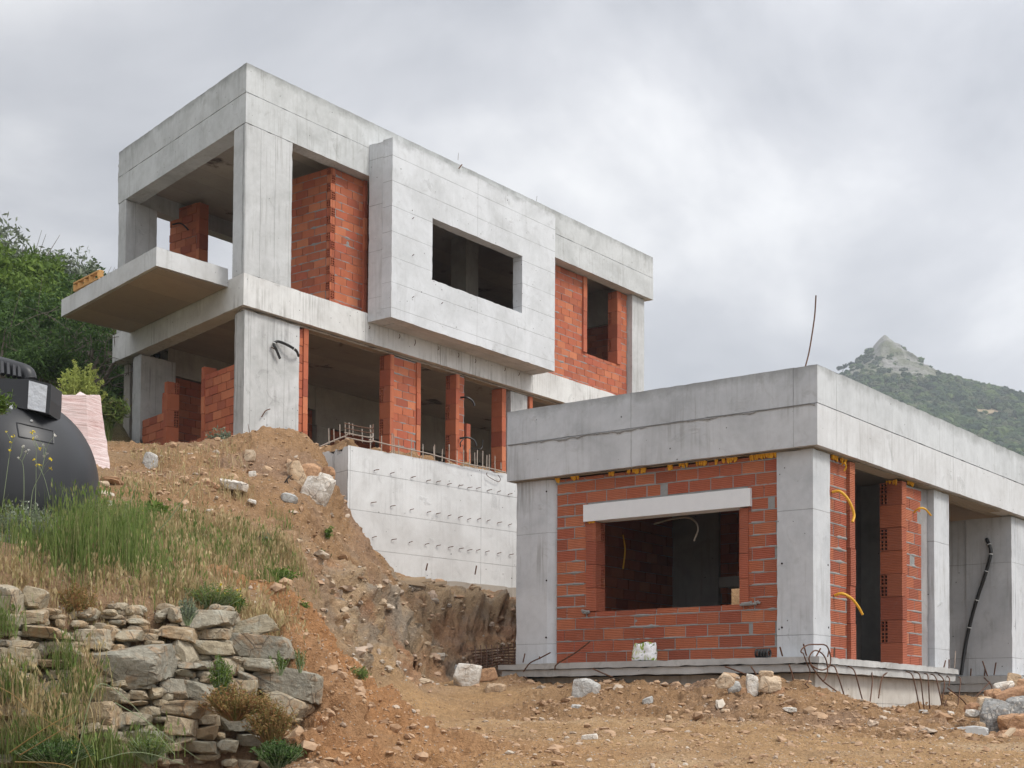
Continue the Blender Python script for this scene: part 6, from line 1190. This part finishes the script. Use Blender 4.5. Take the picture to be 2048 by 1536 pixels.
# dead branch on the mound, twigs
def twigs(name, lines_, Y, label, r=.014, mat=M_bark, cat='branch'):
    p0 = atY(*lines_[0][0], Y); mb = MB()
    for k, l in enumerate(lines_): mb.tube(spline([atY(x, y, Y-.05*(j % 2)+.03*k)-p0 for j, (x, y) in enumerate(l)], 3), r if k == 0 else r*.55, 5, r1=r*.3)
    o = mb.build(name, mat, None, True); o.location = tuple(p0); tag(o, label, cat)
M_dead = plain('dead_wood', (.07, .06, .05), .9, bmp=0)
twigs('dead_branch', [[(556, 972), (566, 970), (580, 974), (592, 980), (600, 998)], [(566, 970), (574, 958), (578, 950), (572, 962)], [(580, 974), (574, 960), (584, 950)], [(588, 978), (592, 990), (590, 1005)], [(598, 990), (590, 980), (594, 1008)]], 20.6, 'black dead branch lying before the upright tan slab', .022, M_dead)
twigs('dead_branch', [[(533, 896), (545, 880), (552, 868)], [(545, 880), (540, 872), (536, 862)], [(537, 895), (548, 890), (560, 893)]], 23.6, 'dark forked twigs on the crest before the corner column', .016, M_dead); twigs('dead_branch', [[(549, 897), (558, 885), (566, 879)], [(540, 893), (556, 893), (575, 900), (598, 902)], [(556, 893), (570, 888), (585, 892)]], 23.7, 'heap of dark twigs beside the corner column', .018, M_dead)
twigs('steel_bar', [[(506, 894), (500, 870), (496, 848)]], 23.9, 'thin dark bar leaning at the lower corner column', .012, M_rebar, 'steel bar')
# ------------------------------------------------------------------ far mountain
_mp = []
def mpt(*P):
    for (x, y, Y) in P: _mp.append(atY(x, y, Y))
mpt((1767, 671, 700), (1758, 678, 700), (1749, 687, 701), (1740, 701, 701), (1727, 719, 700), (1705, 734, 697), (1692, 745, 694), (1680, 754, 692), (1640, 786, 688), (1500, 868, 680), (1300, 965, 680), (1100, 1050, 680), (1775, 674, 700), (1786, 684, 700), (1799, 697, 700), (1819, 712, 700), (1841, 727, 699), (1862, 743, 697), (1878, 756, 695), (1897, 769, 692), (1928, 775, 690), (1972, 783, 688), (2016, 793, 684), (2048, 803, 680), (2150, 835, 680), (2400, 885, 680),
    (1771, 745, 655), (1771, 810, 600), (1771, 885, 530), (1771, 960, 470), (1900, 845, 600), (1900, 905, 530), (2048, 875, 600), (2048, 925, 530), (2048, 980, 470), (1700, 800, 640), (1690, 875, 560), (1600, 905, 560), (1400, 985, 560), (2400, 955, 540), (2400, 1050, 450), (1820, 785, 640), (1790, 735, 680), (1750, 735, 680), (1850, 1050, 400), (2100, 1100, 380), (1500, 1100, 400), (2500, 1150, 380), (1200, 1150, 420))
_mp = np.array(_mp); back = [(x, Y+170, z*.35) for x, Y, z in _mp[:26]]; _mp = np.vstack([_mp, back, [(-200, 900, 0), (700, 1000, 0), (200, 950, 0), (-150, 600, 0), (-100, 400, 0), (800, 500, 0), (600, 300, 0), (50, 300, 0), (300, 300, 0)]])
_mk = np.sqrt(((_mp[:, None, :2]-_mp[None, :, :2])**2).sum(-1)+1); _mw = np.linalg.solve(np.block([[_mk, np.ones((len(_mp), 1))], [np.ones((1, len(_mp))), np.zeros((1, 1))]]), np.r_[_mp[:, 2], 0])
def MH(X, Y):
    out = np.empty(len(X))
    for i in range(0, len(X), 30000): out[i:i+30000] = np.sqrt((X[i:i+30000, None]-_mp[None, :, 0])**2+(Y[i:i+30000, None]-_mp[None, :, 1])**2+1)@_mw[:-1]+_mw[-1]
    return out
T_ = np.r_[np.linspace(-.1, .19, 40), np.linspace(.192, .40, 230), np.linspace(.41, .7, 30)]; Yn = np.r_[np.linspace(380, 560, 60), np.linspace(562, 720, 150), np.linspace(725, 880, 30)]
Yg = np.repeat(Yn, len(T_)); Xg = Yg*np.tile(T_, len(Yn)); z = MH(Xg, Yg); P = np.stack([Xg, Yg, z], 1); peak = _mp[0]
dp = np.hypot((P[:, 0]-peak[0]), (P[:, 1]-peak[1])*.6); rk = np.clip(np.clip(1.4-dp/14, 0, 1)*1.0+(z-(peak[2]-30))/14+fbm(P, .05, 4)*2.6, 0, 1)*np.clip(1.5-dp/50, 0, 1)
rr = fbm(P*np.array([1, 1, .5]), .09, 5, .6, True); P[:, 2] += rk*(rr*1.4-.8)*np.clip(dp/9, .2, 1)+fbm(P, .05, 3)*1.2*(1-np.clip(3-dp/10, 0, 1)*.5); P[:, 1] -= rk*rr*4; rk = rk*np.clip(.75+fbm(P, .16, 4, .6)*1.6, .15, 1)
idx = np.arange(len(P)).reshape(len(Yn), len(T_)); F = np.stack([idx[:-1, :-1], idx[:-1, 1:], idx[1:, 1:], idx[1:, :-1]], -1).reshape(-1, 4)
m_, nt_, b_ = newmat('mountain'); a_ = N(nt_, 'ShaderNodeVertexColor', layer_name='soil'); t_ = N(nt_, 'ShaderNodeTexCoord'); f_ = noise(nt_, t_.outputs['Object'], .25, 8, .7); L(nt_, mixc(nt_, .8, a_.outputs[0], mixc(nt_, f_, (.2, .2, .2), (.8, .8, .8)), 'OVERLAY'), b_.inputs['Base Color']); b_.inputs['Roughness'].default_value = .95; bump(nt_, b_, f_, 2.5, .9)
me = mk_mesh('mountain', P, F, [m_], True); ca = me.color_attributes.new('soil', 'FLOAT_COLOR', 'POINT'); c = np.ones((len(P), 4), np.float32); c[:, :3] = np.array([.12, .13, .06])*(1-rk[:, None])+np.array([.27, .26, .24])*rk[:, None]
px_ = P[:, 0]/P[:, 1]; bare = np.clip(fbm(P, .03, 3)*4-.6, 0, 1)*(px_ > .30)*(z < peak[2]-45); c[:, :3] = c[:, :3]*(1-bare[:, None])+np.array([.40, .31, .20])*bare[:, None]; ca.data.foreach_set('color', c.ravel())
tag(link('mountain', me), 'far mountain with a bare grey rocky peak and scrub covered flanks', 'mountain', kind='structure')
rs = np.random.RandomState(9); n = 6500; Yb = rs.uniform(500, 715, n); Xb = Yb*rs.uniform(.17, .42, n); zb_ = MH(Xb, Yb); Pb = np.stack([Xb, Yb, zb_], 1); dpb = np.hypot(Xb-peak[0], (Yb-peak[1])*.6); rkb = np.clip((zb_-(peak[2]-30))/14+fbm(Pb, .05, 4)*2.6, 0, 1)*np.clip(1.5-dpb/50, 0, 1); br = np.clip(fbm(Pb, .03, 3)*4-.6, 0, 1)*(Xb/Yb > .30)*(zb_ < peak[2]-45)
k = (rs.rand(n) > rkb*.9) & (dpb > 7) & (rs.rand(n) > br*.8); Pb = Pb[k]; n = len(Pb); D, F = ICO[2]; sz = rs.uniform(1.2, 3.9, n)*(1-.5*np.clip((Pb[:, 2]-120)/50, 0, 1)); V = np.repeat(D[None], n, 0)*(1+.45*vnoise((D[None]*2.2+rs.rand(n, 1, 3)*90).reshape(-1, 3)).reshape(n, -1, 1)+rs.normal(0, .10, (n, len(D), 1))); V = V*sz[:, None, None]*np.array([1, 1, .8])+Pb[:, None]+np.array([0, 0, .5])
Ff = (F[None]+np.arange(n)[:, None, None]*len(D)).reshape(-1, 3); M_for = leafmat('far_foliage', [(.022, .045, .022), (.05, .085, .03), (.11, .15, .05), (.035, .055, .035), (.12, .13, .07)], 0, .9); nt_ = M_for.node_tree; b_ = [q for q in nt_.nodes if q.type == 'BSDF_PRINCIPLED'][0]; t_ = N(nt_, 'ShaderNodeTexCoord'); bump(nt_, b_, noise(nt_, t_.outputs['Object'], 1.6, 5, .7), .8, 1.0)
tag(link('far_scrub', mk_mesh('far_scrub', V.reshape(-1, 3), Ff, [M_for], False)), 'dense evergreen scrub covering the mountain flanks', 'scrub', kind='stuff')
# a few trees standing clear on the ridge
M_pine = leafmat('far_pine', [(.03, .05, .03), (.05, .07, .035)], 0, .9)
for i, (x, y, h_, lab) in enumerate([(1686, 742, 5.5, 'leftmost dark tree on the ridge below the peak'), (1703, 734, 3.2, 'second small tree from the left on the ridge'), (1717, 726, 3.0, 'third small tree on the ridge left of the peak'), (1738, 703, 2.6, 'little tree halfway up the rocky ridge'), (1889, 760, 3.6, 'small tree on the ridge right of the peak'), (1946, 772, 4.4, 'bushy tree on the right ridge'), (2010, 782, 5.0, 'rightmost pointed tree on the ridge')]):
    p = atY(x, y+6, 697); p[2] = max(p[2]-1.5, MH(np.array([p[0]]), np.array([p[1]]))[0]-.5); rs = np.random.RandomState(70+i); Cc, cl = crownpts(rs, 260, (h_*.42, h_*.42, h_*.5), 8); Cc[:, 2] += h_*.7; V, F = leaves(Cc, 260, .42, rs); o = empty('ridge_tree', tuple(p)); tag(o, lab, 'tree', 'trees on the mountain ridge'); link('crown', mk_mesh('crown', V, F, [M_pine]), o); mb = MB(); mb.tube([(0, 0, -1), (0, 0, h_*.8)], .25, 5, r1=.1); mb.build('trunk', M_bark, o)
# ------------------------------------------------------------------ haze: one even volume round everything
mb = MB(); mb.box((-1000, -350, -4.5), (1000, 1100, 205)); mh = bpy.data.materials.new('haze'); mh.use_nodes = True; nt = mh.node_tree; nt.nodes.clear(); o_ = N(nt, 'ShaderNodeOutputMaterial'); pv = N(nt, 'ShaderNodeVolumePrincipled', Density=.00050); pv.inputs['Color'].default_value = (.80, .87, .95, 1); pv.inputs['Anisotropy'].default_value = .2; L(nt, pv.outputs[0], o_.inputs['Volume'])
HZ = mb.build('haze', mh); tag(HZ, 'thin bluish haze softening the far mountain', 'haze', kind='stuff')
far.location.z = 0
for v in bpy.data.objects['far_ground'].data.vertices: v.co.x = max(-950, min(950, v.co.x)); v.co.y = max(-300, min(1050, v.co.y))
